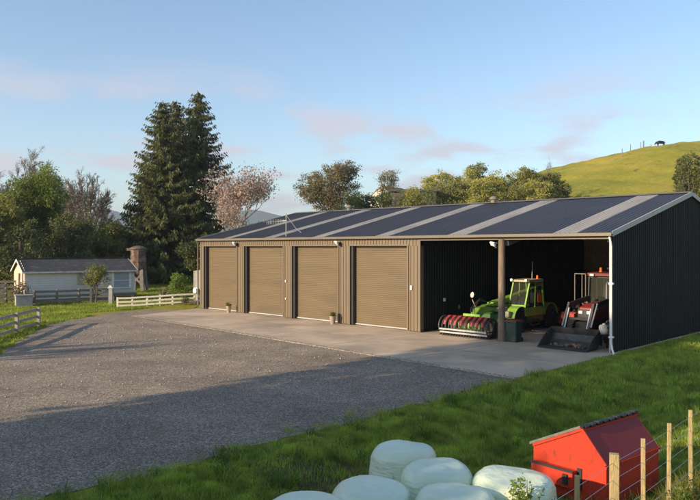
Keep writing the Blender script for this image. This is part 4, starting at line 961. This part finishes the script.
# trees behind the shed
crown_tree('gum_tree', 'airy rounded gum tree standing alone above the shed roof', G(at(331, 92), 92), 9, blobset(3.6, 6.6, zat(212, 92)-2.2-float(ground(at(331, 92), 92)), 15, 23, .9), 24000, .20, L_GUM, .3, clumps=330, clump_r=.45, droop=.8, fit=(31/700*92, zat(164, 92)-float(ground(at(331, 92), 92)), zat(216, 92)-float(ground(at(331, 92), 92))))
crown_tree('gum_tree', 'small roundheaded tree beside the cream gable', G(at(389, 105), 105), 8, blobset(1.6, 3.0, zat(196, 93)-float(ground(at(389, 93), 93)), 9, 25, .9), 4200, .17, L_GUM, .2, clumps=90, clump_r=.4, fit=(13/700*105, zat(170, 105)-float(ground(at(389, 105), 105)), zat(197, 105)-float(ground(at(389, 105), 105))))
row = [(352, 197, 17, L_OLIVE), (366, 199, 15, L_DARK), (408, 194, 17, L_YELL), (420, 193, 16, L_OLIVE), (438, 176, 15, L_YELL), (452, 180, 15, L_OLIVE), (467, 174, 14, L_YELL), (481, 168, 13, L_OLIVE), (495, 177, 15, L_YELL), (509, 180, 14, L_OLIVE), (521, 174, 15, L_YELL), (534, 172, 15, L_OLIVE), (548, 177, 15, L_OLIVE), (558, 185, 11, L_DARK), (395, 198, 17, L_OLIVE), (380, 200, 16, L_YELL), (445, 186, 20, L_OLIVE), (474, 184, 20, L_YELL), (502, 186, 20, L_OLIVE), (528, 185, 20, L_YELL), (543, 186, 16, L_OLIVE)]
names = {352: 'low bush right of the gum tree, against the shed ridge', 366: 'low dark bush left of the cream gable', 408: 'yellow green bush under the dark flat roof', 420: 'olive bush at the right end of the dark flat roof',
 438: 'leftmost tall yellow green tree of the row behind the roof', 452: 'second tree from the left in the row behind the roof', 467: 'yellow green tree left of the tallest one in the row', 481: 'tallest tree near the middle of the row behind the roof',
 495: 'yellow green tree just right of the tallest one', 509: 'lower olive tree right of the middle of the row', 521: 'yellow green tree, fourth from the right end of the row', 534: 'olive tree, third from the right end of the row', 548: 'olive tree next to last before the open hill', 558: 'short dark tree at the right end of the row by the hill',
 445: 'low olive bush below the two leftmost trees of the row', 474: 'low yellow green bush below the tallest trees of the row', 502: 'low olive bush right of the middle of the row', 528: 'low yellow green bush below the right part of the row', 543: 'low olive bush under the thin bare tree', 395: 'olive bush in front of the cream gable right side', 380: 'yellow green bush in front of the cream gable left side'}
for i, (px, py, r_, m_) in enumerate(row):
    Y = 103 if px in (445, 474, 502, 528, 543) else 108+3*math.sin(i*2.1) if px > 430 else 86+2*math.sin(i*1.3); x = at(px, Y); g0 = float(ground(x, Y)); top = zat(py, Y)-g0
    crown_tree('hillside_tree', names[px], (x, Y, g0), top, blobset(3.0, 7.0, 0, 10, 40+i), 13000, .23 if px > 430 else .19, m_, .22, M_MAGBARK, 'trees and bushes behind the shed', clumps=230, clump_r=.45, fit=(r_/700*Y*1.3, top+.6, max(.1, top-7.5)))
bare_tree('thin bare tree rising from the right end of the row behind the roof', G(at(547, 112), 112), 2.8, .2, .6, 5, 51, 300, FT(547, 112, 161, 7), L_BROWN, .14, kids_=(3, 4))
Y = 80; crown_tree('leafy_tree', 'dark leafy tree on the hillside at the right edge of the picture', G(at(690, Y), Y), 8, blobset(2.4, 6.2, zat(197, Y)-float(ground(at(690, Y), Y))-1.0, 10, 61), 11000, .17, L_DARK, .25, clumps=180, clump_r=.42, fit=(19/700*80, zat(154, 80)-float(ground(at(690, 80), 80)), zat(202, 80)-float(ground(at(690, 80), 80))))
crown_tree('leafy_tree', 'olive leafy tree just beyond the right picture edge', G(at(716, 78), 78), 8, blobset(2.4, 6.8, zat(197, 78)-float(ground(at(716, 78), 78))-1.0, 10, 63), 8000, .18, L_OLIVE, .25, clumps=140, clump_r=.45)
# hill fence posts
for i, (px, Y, h, lab) in enumerate(((640.5, 149, 1.5, 'thin left post of the pair on the hill crest'), (643.4, 149, 1.75, 'thicker right post of the pair on the hill crest'), (650.8, 149, .75, 'short post between the pair and the cow'), (630.5, 143, 1.3, 'post on the slope below the hill crest'), (622, 136, 1.6, 'lowest post on the hill slope'))):
    x = at(px, Y); t = MB().tube([(0, 0, -.2), (0, 0, h)], .14 if i == 1 else .08, 6).build('fence_post', M_OLDWOOD, None, loc=G(x, Y)); tag(t, lab, 'post', 'posts on the hill')

# cow on the crest
Yc = 149; cx = at(660.5, Yc)
t = thing('cow', 'black cow grazing on the hill crest', 'cow', (cx, Yc, float(ground(cx, Yc))-.12), R(8)); t.scale = (.85, .85, .85)
V_ = [(0, 0, 1.0), (-.45, 0, 1.05), (-.85, 0, 1.08), (-1.15, 0, .95), (-1.45, 0, .62), (-1.62, 0, .35), (.5, 0, 1.02), (.9, 0, 1.05)]
E_ = [(0, 1), (1, 2), (2, 3), (3, 4), (4, 5), (0, 6), (6, 7)]; Rr = [.42, .42, .36, .24, .17, .10, .43, .33]
def leg_(x, y, root, hind):
    o_ = len(V_)
    V_.extend([(x, y, .75), (x+(.1 if hind else .0), y, .42), (x-.02, y, .04)]); Rr.extend([.17, .085, .07]); E_.extend([(root, o_), (o_, o_+1), (o_+1, o_+2)])
leg_(-.75, .2, 2, False); leg_(-.7, -.2, 2, False); leg_(.82, .2, 7, True); leg_(.78, -.2, 7, True)
o_ = len(V_); V_ += [(1.2, 0, 1.1), (1.28, 0, .5)]; Rr += [.05, .03]; E_ += [(7, o_), (o_, o_+1)]
me = bpy.data.meshes.new('body'); me.from_pydata(V_, E_, []); me.materials.append(M_COW); ob = bpy.data.objects.new('body', me); col.objects.link(ob); ob.parent = t
sm = ob.modifiers.new('skin', 'SKIN'); ob.modifiers.new('sub', 'SUBSURF').levels = 2; ob.modifiers['sub'].render_levels = 2
for i, r_ in enumerate(Rr): me.skin_vertices[0].data[i].radius = (r_, r_)
me.skin_vertices[0].data[0].use_root = True
MB().add([(-1.4, .1, .72), (-1.38, .3, .74), (-1.46, .14, .62), (-1.4, -.1, .72), (-1.38, -.3, .74), (-1.46, -.14, .62)], [(0, 1, 2), (3, 4, 5)]).build('ear', M_COW, t, solid=.02)

# ------------------------------------------------------------------ wrapped bales
def bale(X, Y, W, top, label, seed, h=1.12):
    rnd = random.Random(seed); nr, na = 34, 72; r = W/2; prof = []
    ce = .26
    for i in range(nr):
        t_ = i/(nr-1)
        if t_ < .4: prof.append((r*t_/.4*(1-ce*.9)+.0001, 0))
        else: prof.append(None)
    pr = []
    for k in range(10): f = k/9; pr.append((f*(r-.2), h - .015*f*f))
    for k in range(1, 9): a = k/8*math.pi/2; pr.append((r-.2+.2*math.sin(a), h-.015-.2*(1-math.cos(a))))
    for k in range(1, 10): f = k/9; pr.append((r+.03*math.sin(f*3.14), h-.215-(h-.40)*f))
    for k in range(1, 6): a = k/5*math.pi/2; pr.append((r-.18+.18*math.cos(a), .185-.18*math.sin(a)))
    ph = [rnd.uniform(0, 6.28) for _ in range(8)]; vs = []
    for i, (rr, z) in enumerate(pr):
        for k in range(na):
            a = 2*math.pi*k/na; s_ = min(1, rr/r)
            dr = .018*math.sin(2*a+ph[0])+.014*math.sin(3*a+ph[1]+z*2)+.008*math.sin(7*a+ph[2]+z*5)*(z < h*.85)+.004*math.sin(19*a+ph[3]+z*9)*s_
            dz = (.015*math.sin(2*a+ph[4]+rr*4)+.012*math.sin(3*a+ph[5])+.006*math.sin(11*rr+5*a+ph[6]))*s_
            # pleats of the stretch film over the shoulder
            if rr > r-.22 and z > h*.6: dr += .006*math.sin(26*a+ph[6]+3*math.sin(3*a))
            vs.append(((rr+dr*s_)*math.cos(a), (rr+dr*s_)*math.sin(a), z+dz))
    n_ = len(pr); fs = [(i*na+k, i*na+(k+1) % na, (i+1)*na+(k+1) % na, (i+1)*na+k) for i in range(n_-1) for k in range(na)]
    mb = MB().add(vs, fs); o = mb.build('wrapped_bale', M_WRAP, None, smooth=False, loc=(X, Y, top-h), rz=rnd.uniform(0, 6)); o.data.shade_smooth()
    tag(o, label, 'bale', 'wrapped silage bales')
    # film tail
    a = rnd.uniform(3.6, 5.6)
    o2 = MB().add([(math.cos(a)*(r+.03), math.sin(a)*(r+.03), h*.75), (math.cos(a+.1)*(r+.035), math.sin(a+.1)*(r+.035), h*.72), (math.cos(a+.08)*(r+.07), math.sin(a+.08)*(r+.07), h*.5)], [(0, 1, 2)]).build('film_tail', M_WRAP, o)
    return o
bale(.89, 11.5, 1.08, .65, 'pale green wrapped bale at the back left, nearest the gravel', 1)
bale(1.31, 10.5, 1.10, .65, 'wrapped bale in the middle of the group', 2)
bale(2.34, 10.02, 1.20, .66, 'wrapped bale nearest the red skip bin, weed growing in front', 3)
bale(.27, 9.62, 1.12, .65, 'wrapped bale at the front left of the middle one', 4)
bale(1.40, 9.38, 1.12, .64, 'wrapped bale front centre, cut by the bottom of the picture', 5)
bale(-.56, 8.95, 1.15, .66, 'wrapped bale in the bottom left of the group, only its top showing', 6)

# ------------------------------------------------------------------ red skip bin
lx, ly = .77, .64; bz = -.28
rzb = math.atan2(ly, lx)
sk = thing('skip_bin', 'bright red steel skip bin with sloping grey lid in the grass behind the wire fence', 'skip bin', (3.96, 10.8, bz), rzb)
# local x along long direction, local y away from the viewer (the end face lies at x=0)
Lb = 1.66; zs = .53-bz; zp = 1.02-bz; zl = .58-bz; ap = .42; al = 1.34; t_ = .025
side = [(0, .12), (0, zs), (ap, zp), (al, zl), (al, .12)]
bd = MB()
for x0, x1 in ((0, t_), (Lb-t_, Lb)): bd.prism(side, x0, x1, 'x')
bd.prism([(0.0, .12), (0, zs), (t_, zs), (t_, .12)], t_, Lb-t_, 'x'); MB().prism([(0, zs), (ap, zp), (ap+.01, zp-.03), (t_, zs-.01)], t_, Lb-t_, 'x').build('sloping_panel', mat('shade_maroon', (.25, .030, .030), .6, 0, .08, 3, spec=.25), sk)['label'] = 'sloping panel with its shade painted in as dark maroon'  # slope's shade and sky tint painted in as a darker maroon
bd.prism([(al, .12), (al, zl), (al-t_, zl), (al-t_, .12)], t_, Lb-t_, 'x'); bd.box(t_, Lb-t_, t_, al-t_, .12, .15)
body = bd.build('body', M_BINRED, sk, bevel=.006)
rb = MB()
rb.bar((-.012, 0, zs), (-.012, ap, zp), .03, .05).bar((-.012, ap, zp), (-.012, al, zl), .03, .06).box(-.02, 0, .55, .60, .12, .60)
rb.box(-.03, Lb+.03, -.022, -.002, zs-.045, zs-.012).box(.02, Lb-.02, -.02, -.001, .12, .18).box(-.03, Lb+.03, ap-.04, ap+.03, zp-.035, zp-.005)
rb.build('edge_rib', M_BINRED, body)
ld = MB(); dz = (zl-zp)/(al-ap)
ld.prism([(ap+.02, zp+.0), (ap+.02, zp+.05), (al+.06, zl+.035), (al+.06, zl-.015)], -.035, Lb/2-.01, 'x'); ld.prism([(ap+.02, zp+.0), (ap+.02, zp+.05), (al+.06, zl+.035), (al+.06, zl-.015)], Lb/2+.01, Lb+.035, 'x')
lid = ld.build('lid', M_BINGREY, sk, bevel=.008)
hg = MB().tube([(-.03, ap-.01, zp+.03), (Lb+.03, ap-.01, zp+.03)], .016, 8)
for k in range(9): hg.box(.04+k*.19, .16+k*.19, ap-.04, ap+.05, zp+.0, zp+.035+.008*(k % 3))
hg.build('hinge', M_BLACK, lid, bevel=.008)
MB().box(-.15, -.002, .50, 1.28, .34, .62).build('lifting_pocket', M_BINRED, sk, bevel=.01)
MB().box(-.17, -.148, .48, 1.30, .60, .64).box(-.19, -.15, .58, .66, .40, .56).box(-.02, -.002, .42, .50, .32, .66).build('pocket_plate', M_BLACK, sk)
for x in (.12, Lb-.2): MB().box(x, x+.08, .1, al-.1, 0, .12).build('skid', M_BLACK, sk)

# ------------------------------------------------------------------ wire fence
fp = [(577.5, 8.13, .6, .055), (614.6, 9.0, 1.28, .11), (643.4, 9.72, 1.27, .055), (669.6, 10.5, 1.27, .055), (690.7, 11.3, 1.28, .055), (708, 12.1, 1.26, .055), (722, 12.9, 1.25, .055), (735, 13.8, 1.26, .055), (749, 15.0, 1.27, .055), (761, 16.2, 1.27, .11)]
wf = thing('wire_fence', 'post and wire fence with pale timber battens in front of the red skip bin', 'fence', (3.4, 9.0, -.15)); O = Vector((3.4, 9.0, -.15)); tops = []
heights = [475.6, 453.8, 438.6, 423.2, 410]
for i, (px, Y, zt, w_) in enumerate(fp):
    X = at(px, Y); zt = zat(heights[i], Y) if i < 5 else zt; g0 = float(ground(X, Y))
    M_ = MB().bar((X-O.x+random.uniform(-.02, .02), Y-O.y, g0-O.z-.3), (X-O.x, Y-O.y, zt-O.z), w_*1.05, w_*(.8 if w_ < .1 else 1.0), (.3, 1, 0))
    M_.build('post', M_PALEWOOD, wf, bevel=.006); tops.append((Vector((X, Y, g0))-O, zt-O.z))
tops[0] = (tops[0][0], tops[1][1]-.02)
tops.insert(0, (tops[0][0]+(tops[0][0]-tops[1][0])*1.2, tops[0][1]))
for k, f in enumerate((.10, .30, .50, .70, .9)):
    pts_ = []
    for q, zt in tops: pts_.append((q.x-.03, q.y-.035, zt-f*1.1))
    MB().tube(pts_, .0035, 4).build('wire', M_STEEL, wf)

# weeds by the bale and along the fence
def weed(label, X, Y, h, r, n, m, size=.05, name='weed'):
    t = thing(name, label, 'weed', (X, Y, float(ground(X, Y))), 0, 'weeds by the bales and skip'); st = MB(); P_ = []
    for k in range(16):
        a = random.uniform(0, 6.28); rr = r*random.uniform(.3, 1); hh = h*random.uniform(.55, 1); e = (math.cos(a)*rr, math.sin(a)*rr, hh)
        st.tube([(0, 0, 0), (e[0]*.35, e[1]*.35, hh*.6), e], [.008, .006, .003], 4, cap=False)
        for j in range(n//16):
            s_ = random.uniform(.2, 1); P_.append((e[0]*s_**1.5+random.gauss(0, .035), e[1]*s_**1.5+random.gauss(0, .035), hh*s_+random.gauss(0, .03)))
    leaves('foliage', np.array(P_), size, m, t); st.build('stem', L_GRASSY, t)
weed('leafy yellow green weed in front of the bale nearest the skip', 2.35, 9.22, 1.0, .30, 1100, L_LIME, .06)
weed('low weed at the foot of the skip behind the fence', 3.25, 9.7, .42, .3, 420, L_OLIVE, .05)
weed('low weed left of the big fence post', 2.9, 9.3, .55, .25, 320, L_LIME, .05)
weed('bushy weed between the battens at the right', 4.5, 9.75, .55, .3, 420, L_LIME, .05)

weed('tall yellow green weed beside the third batten', 5.0, 10.35, .6, .3, 500, L_LIME, .05)
weed('spreading weed at the foot of the battens by the right edge', 5.5, 10.9, .5, .35, 520, L_OLIVE, .05)
weed('pale weed clump between the big post and the first batten', 3.9, 9.35, .42, .3, 420, L_LIME, .045)
weed('second leafy weed growing against the bale nearest the skip', 2.75, 9.35, .75, .25, 480, L_OLIVE, .055)
# ------------------------------------------------------------------ grass blades
def blades(name, X, Y, h, w, m, label, lean=.35, group=None):
    n = len(X); Z = ground(X, Y)-.01; a = rng.uniform(0, 2*np.pi, n); b = rng.uniform(0, 2*np.pi, n)
    hh = h*(.5+.8*rng.random(n)); ln = hh*lean*rng.random(n)*1.6
    wx, wy = np.cos(a)*w/2, np.sin(a)*w/2
    bx, by = np.cos(b), np.sin(b)
    V0 = np.stack([X-wx, Y-wy, Z], 1); V1 = np.stack([X+wx, Y+wy, Z], 1)
    mx_, my_ = X+bx*ln*.35, Y+by*ln*.35
    V2 = np.stack([mx_+wx*.7, my_+wy*.7, Z+hh*.6], 1); V3 = np.stack([mx_-wx*.7, my_-wy*.7, Z+hh*.6], 1)
    V4 = np.stack([X+bx*ln, Y+by*ln, Z+hh], 1); V5 = V4.copy(); V5[:, 0] += .002
    Vv = np.stack([V0, V1, V2, V3, V4, V5], 1).reshape(-1, 3)
    base = np.arange(n)*6; F_ = np.concatenate([np.stack([base, base+1, base+2, base+3], 1), np.stack([base+3, base+2, base+5, base+4], 1)])
    return tag(npmesh(name, Vv, F_, 4, m), label, 'grass', group, 'stuff')
def shedrel(x, y): return ((x-C0[0])*U[0]+(y-C0[1])*U[1], (x-C0[0])*N[0]+(y-C0[1])*N[1])
def in_shed(x, y):
    s, n = shedrel(x, y); return (s > -2.4) & (s < 27.02) & (n > -6.85) & (n < 16.5)
def scatter(n, x0, x1, y0, y1): return rng.uniform(x0, x1, n), rng.uniform(y0, y1, n)
def soil(x, y): return np.exp(-(((x+.6)/1.3)**2+((y-12.5)/.75)**2)*1.0)
def keep_fg(x, y, edge):
    b = bcoord(x, y); e = .16*np.sin(x*2.3+y*1.7)+.10*np.sin(x*5.1-y*4.3)
    return (b > edge+e-rng.exponential(.12, len(x))) & ~in_shed(x, y) & (np.abs(x) < .56*y+2.5)
X, Y = scatter(560000, -6, 10.5, 7.2, 19); k = keep_fg(X, Y, -.13) & (rng.random(len(X)) > .85*soil(X, Y)); X, Y = X[k], Y[k]
d = rng.random(len(X)) < np.clip(1.25-.045*(Y-7), .5, 1)
X, Y = X[d], Y[d]
cl = .5+.5*np.clip(vnoise(X, Y, 2.2, 3)+.5*vnoise(X, Y, 6.1, 5), -1, 1)
bb = sst(0, .9, bcoord(X, Y))
blades('foreground_grass', X, Y, (.035+.115*cl**1.5)*(.55+.45*bb), .012, L_GRASS, 'deep green grass bank between the gravel and the bales')
X, Y = scatter(230000, 2, 24, 18, 38); k = keep_fg(X, Y, .05); X, Y = X[k], Y[k]
cl = .5+.5*np.clip(vnoise(X, Y, 1.5, 3)+.5*vnoise(X, Y, 4.1, 5), -1, 1)
blades('grass_by_end_wall', X, Y, .07+.13*cl, .02, L_GRASS, 'green grass rising beside the dark end wall')
# dry tufts mixed in
X, Y = scatter(60000, -5, 12, 7.3, 26); k = keep_fg(X, Y, -.1) & (vnoise(X, Y, 3.3, 7)+.6*vnoise(X, Y, 7.9, 2) > .35); X, Y = X[k], Y[k]
blades('dry_grass', X, Y, np.full(len(X), .15), .011, L_GRASSY, 'yellowish grass tufts scattered through the bank', .6)
def tufts(name, n, x0, x1, y0, y1, h, m, label, nb=26, spread=.07, w=.011):
    X, Y = scatter(n, x0, x1, y0, y1); k = keep_fg(X, Y, .05) & (rng.random(len(X)) > .8*soil(X, Y)); X, Y = X[k], Y[k]
    sc_ = np.repeat(.5+rng.random(len(X)), nb); X = np.repeat(X, nb)+rng.normal(size=len(X)*nb)*spread; Y = np.repeat(Y, nb)+rng.normal(size=len(Y)*nb)*spread
    blades(name, X, Y, h*sc_, w, m, label, .9)
tufts('grass_tussocks', 1700, -5, 14, 7.5, 24, .21, leafmat('tussock_green', (.36, .44, .07), .4, .45, 1), 'brighter tussocks standing up from the grass bank')
tufts('dark_tussocks', 900, -5, 14, 7.5, 24, .19, leafmat('tussock_dark', (.12, .21, .03), .4, .4, 1), 'darker clumps of coarse grass in the bank', w=.014)
tufts('broad_weeds', 700, -4, 12, 7.5, 20, .10, leafmat('dock_leaves', (.20, .26, .06), .4, .35, 1), 'low broad leaved weeds in the grass bank', 12, .05, .035)
# long grass along the fence
X, Y = scatter(60000, 2.6, 9.0, 8.0, 15); dl = np.abs((X-3.4)*(-.70)+(Y-9.0)*.715+.05); k = (dl < .5+.2*np.sin(X*5)) & (X > 2.7); X, Y = X[k], Y[k]
blades('long_fence_grass', X, Y, (.16+.28*rng.random(len(X))), .010, L_GRASSY, 'long sunlit grass along the wire fence', .8)
# left lawn
X, Y = scatter(260000, -32, -9.5, 24, 66)
def gravel_edge_x(y): return np.interp(y, [0, 25.7, 31, 34.5, 37.7, 42.2, 45.4], [-13.5, -12.85, -14.3, -15.0, -15.1, -13.9, -11.6])
k = ((X < gravel_edge_x(Y)+.15*np.sin(Y*3)) | (Y > 45.6)) & ~in_shed(X, Y) & (X > -.56*Y-1)
cx_, cy_ = (X+22.3)*.83+(Y-48)*.56, -(X+22.3)*.56+(Y-48)*.83
k &= ~((cx_ > 0) & (cx_ < 7.5) & (cy_ > 0) & (cy_ < 4.5)); X, Y = X[k], Y[k]
cl = .5+.5*np.clip(vnoise(X, Y, 1.1, 3)+.5*vnoise(X, Y, 3.1, 5), -1, 1)
blades('lawn_grass', X, Y, .05+.13*cl, .03, L_GRASSY if False else leafmat('lawn_blades', (0.27, 0.33, 0.045), .4, .4, .5), 'sunny lawn grass in front of the cottage')
# stones spilled over the concrete edge
n_ = 5200; s_ = rng.uniform(.9, 27, n_); nn = -5.35-1.5*(s_-1.2)/25.8+rng.normal(size=n_)*.13-.05; r_ = rng.uniform(.010, .028, n_)
X = C0[0]+U[0]*s_+N[0]*nn; Y = C0[1]+U[1]*s_+N[1]*nn; Z = np.full(n_, .012)+.02*(nn > -5.35-1.5*(s_-1.2)/25.8)
ang = np.array([0, 1.5, 3.1, 4.6]); Vr = np.stack([X[:, None]+r_[:, None]*np.cos(ang), Y[:, None]+r_[:, None]*np.sin(ang), np.repeat(Z[:, None], 4, 1)], 2)
Vt = np.stack([X, Y, Z+r_*.8], 1)[:, None, :]; Vv = np.concatenate([Vr, Vt], 1).reshape(-1, 3); b0 = np.arange(n_)*5
Ff = np.concatenate([np.stack([b0+k, b0+(k+1) % 4, b0+4], 1) for k in range(4)])
tag(npmesh('spilled_gravel', Vv, Ff, 3, mat('spill_stone', (.30, .25, .20), .9, 0, .4, 5)), 'gravel spilled along the edge of the concrete apron', 'gravel', kind='stuff')
# weedy strip along the concrete edge
n_ = 5000; s_ = rng.uniform(.8, 27, n_); nn = -5.35-1.5*(s_-1.2)/25.8-.12+rng.normal(size=n_)*.10
X = C0[0]+U[0]*s_+N[0]*nn; Y = C0[1]+U[1]*s_+N[1]*nn; k = (vnoise(X, Y, 2.5, 1) > -.2); 
blades('edge_weeds', X[k], Y[k], np.full(k.sum(), .045), .02, L_GRASSY, 'thin strip of weeds along the concrete edge', .6)

# ------------------------------------------------------------------ unseen trees added behind the camera, outline shaped for shade on the yard
D0 = 23.5; HC = (-7.7-LX*D0, 15.4-LY*D0); WX, WY = LY, -LX
TAN = math.tan(SUN_EL)
def top_h(w):  # tops set by where the shade ends, dipped to sun the skip
    return np.interp(w, [-6.6, -5.5, -3, 0, 3, 6.0, 8.0, 9.3, 11.0, 12.4, 15, 40], np.array([9.9, 10.1, 10.1, 9.9, 9.7, 8.6, 6.8, 6.15, 6.2, 7.9, 9.0, 9.0])*(TAN/.2126))
def edge_w(h): return np.interp(h*.2126/TAN, [0, 5.0, 9.8, 12], [0, 0, -6.3, -6.6])
def caster(label, w0, w1, n, seed):
    t = thing('shade_caster_tree', label, 'tree', (HC[0]+WX*(w0+w1)/2, HC[1]+WY*(w0+w1)/2, 0), math.atan2(WY, WX), 'shelter trees for shade, unseen behind the camera')
    w = rng.uniform(w0, w1, n); h = rng.uniform(0, 14.8, n); k = (h < top_h(w)+rng.normal(size=n)*.12) & (w > edge_w(h)+rng.normal(size=n)*.15); w, h = w[k], h[k]
    P_ = np.stack([w-(w0+w1)/2, rng.uniform(-1.6, 1.6, len(w)), h], 1); leaves('crown', P_, .62, L_CONIF, t)
    MB().tube([(0 if w0 > -1 else (w1-w0)/2-.5, 0, -.2), (0 if w0 > -1 else (w1-w0)/2-.8, 0, 5)], [.5, .3], 8).build('trunk', M_BARK, t)
caster('end tree of the shelter row, unseen, crown spread to meet the shade edge', -7, 0, 7000, 1)
for i, lab in enumerate(('first tall shelter tree after the spreading one, unseen', 'shelter tree, unseen, top lowered to let sun onto the skip', 'unseen lowest shelter belt tree', 'shelter tree unseen behind the camera', 'shelter tree unseen far right of the camera', 'unseen last shelter belt tree')):
    caster(lab, i*6.5, i*6.5+6.5, 17000, i)
# bare trees whose branch shadows reach the yard from the left
bare_tree('tall bare tree left of the yard outside the picture', G(-38, 12.5), 3.8, 1.0, .7, 4, 71, 0, (4.5, 10.2), grp='bare trees beyond the yard')
bare_tree('second bare tree left of the yard outside the picture', G(-36, 18.5), 3.8, .9, .7, 4, 73, 0, (3.5, 8.0), grp='bare trees beyond the yard')
bare_tree('third bare tree left of the yard outside the picture', G(-33, 25.0), 3.6, .8, .7, 4, 75, 0, (3.0, 7.2), grp='bare trees beyond the yard')

# ------------------------------------------------------------------ air
hm = bpy.data.materials.new('haze_air'); hm.use_nodes = True; hn = hm.node_tree; hn.nodes.remove(hn.nodes['Principled BSDF'])
pv = hn.nodes.new('ShaderNodeVolumePrincipled'); pv.inputs['Color'].default_value = (.80, .88, 1.0, 1); pv.inputs['Density'].default_value = .00028; pv.inputs['Anisotropy'].default_value = .3
hn.links.new(pv.outputs[0], hn.nodes['Material Output'].inputs['Volume'])
hz_ = MB().box(-4600, 4600, -500, 5600, -12, 210).build('haze', hm); tag(hz_, 'thin pale evening haze over the valley', 'haze', kind='stuff')
# ------------------------------------------------------------------ sky, sun, camera
w = bpy.data.worlds.new('World'); sc.world = w; w.use_nodes = True; nt = w.node_tree; nd = nt.nodes; lk = nt.links; nd.clear()
out = nd.new('ShaderNodeOutputWorld'); bgn = nd.new('ShaderNodeBackground'); bgn.inputs['Strength'].default_value = 0.15
sky = nd.new('ShaderNodeTexSky'); sky.sky_type = 'NISHITA'; sky.sun_disc = False; sky.sun_elevation = SUN_EL; sky.sun_rotation = math.atan2(-LX, -LY) % (2*math.pi)
sky.air_density = 1.0; sky.dust_density = 0.4; sky.ozone_density = 2.0; sky.altitude = 50
tc = nd.new('ShaderNodeTexCoord'); sx = nd.new('ShaderNodeSeparateXYZ'); lk.new(tc.outputs['Generated'], sx.inputs[0])
def mth(op, a, b=None, clamp=False):
    m_ = nd.new('ShaderNodeMath'); m_.operation = op; m_.use_clamp = clamp
    for i, v in enumerate((a, b)):
        if v is None: continue
        if isinstance(v, (int, float)): m_.inputs[i].default_value = v
        else: lk.new(v, m_.inputs[i])
    return m_.outputs[0]
zc = mth('MAXIMUM', sx.outputs['Z'], 0.0)
dn = mth('ADD', zc, 0.16)
cb_ = nd.new('ShaderNodeCombineXYZ'); lk.new(mth('DIVIDE', sx.outputs['X'], dn), cb_.inputs['X']); lk.new(mth('DIVIDE', sx.outputs['Y'], dn), cb_.inputs['Y']); cb_.inputs['Z'].default_value = 5.3
cn = nd.new('ShaderNodeTexNoise'); cn.inputs['Scale'].default_value = 1.9; cn.inputs['Detail'].default_value = 7; cn.inputs['Roughness'].default_value = .52; lk.new(cb_.outputs[0], cn.inputs['Vector'])
mr = nd.new('ShaderNodeMapRange'); mr.inputs['From Min'].default_value = .47; mr.inputs['From Max'].default_value = .64; mr.interpolation_type = 'SMOOTHSTEP'; lk.new(cn.outputs['Fac'], mr.inputs['Value'])
fade = nd.new('ShaderNodeMapRange'); fade.inputs['From Min'].default_value = .26; fade.inputs['From Max'].default_value = .17; lk.new(sx.outputs['Z'], fade.inputs['Value'])
cm = mth('MULTIPLY', mth('MULTIPLY', mr.outputs['Result'], fade.outputs['Result']), .72)
mx = nd.new('ShaderNodeMix'); mx.data_type = 'RGBA'; lk.new(cm, mx.inputs['Factor']); lk.new(sky.outputs['Color'], mx.inputs['A']); mx.inputs['B'].default_value = (3.4, 3.05, 3.3, 1)
lk.new(mx.outputs['Result'], bgn.inputs['Color']); lk.new(bgn.outputs[0], out.inputs['Surface'])
sun = bpy.data.lights.new('sun', 'SUN'); sun.energy = 5.0; sun.angle = R(.53); sun.color = (1.0, .80, .56)
so = bpy.data.objects.new('sun', sun); col.objects.link(so); dv = Vector((LX*math.cos(SUN_EL), LY*math.cos(SUN_EL), -math.sin(SUN_EL)))
so.rotation_euler = dv.to_track_quat('-Z', 'Y').to_euler(); so.location = (-30, -10, 30)
cam = bpy.data.cameras.new('camera'); co = bpy.data.objects.new('camera', cam); col.objects.link(co); sc.camera = co
cam.sensor_width = 36; cam.lens = 36; cam.clip_end = 12000; cam.clip_start = .1
co.location = (0, 0, CAMH); co.rotation_euler = (R(90)-math.atan(2.4/700), 0, 0)
vs = sc.view_settings; vs.view_transform = 'Standard'; vs.look = 'None'; vs.exposure = 0.62; vs.gamma = 1.0; vs.use_curve_mapping = False
sc.cycles.max_bounces = 6; sc.cycles.transparent_max_bounces = 8
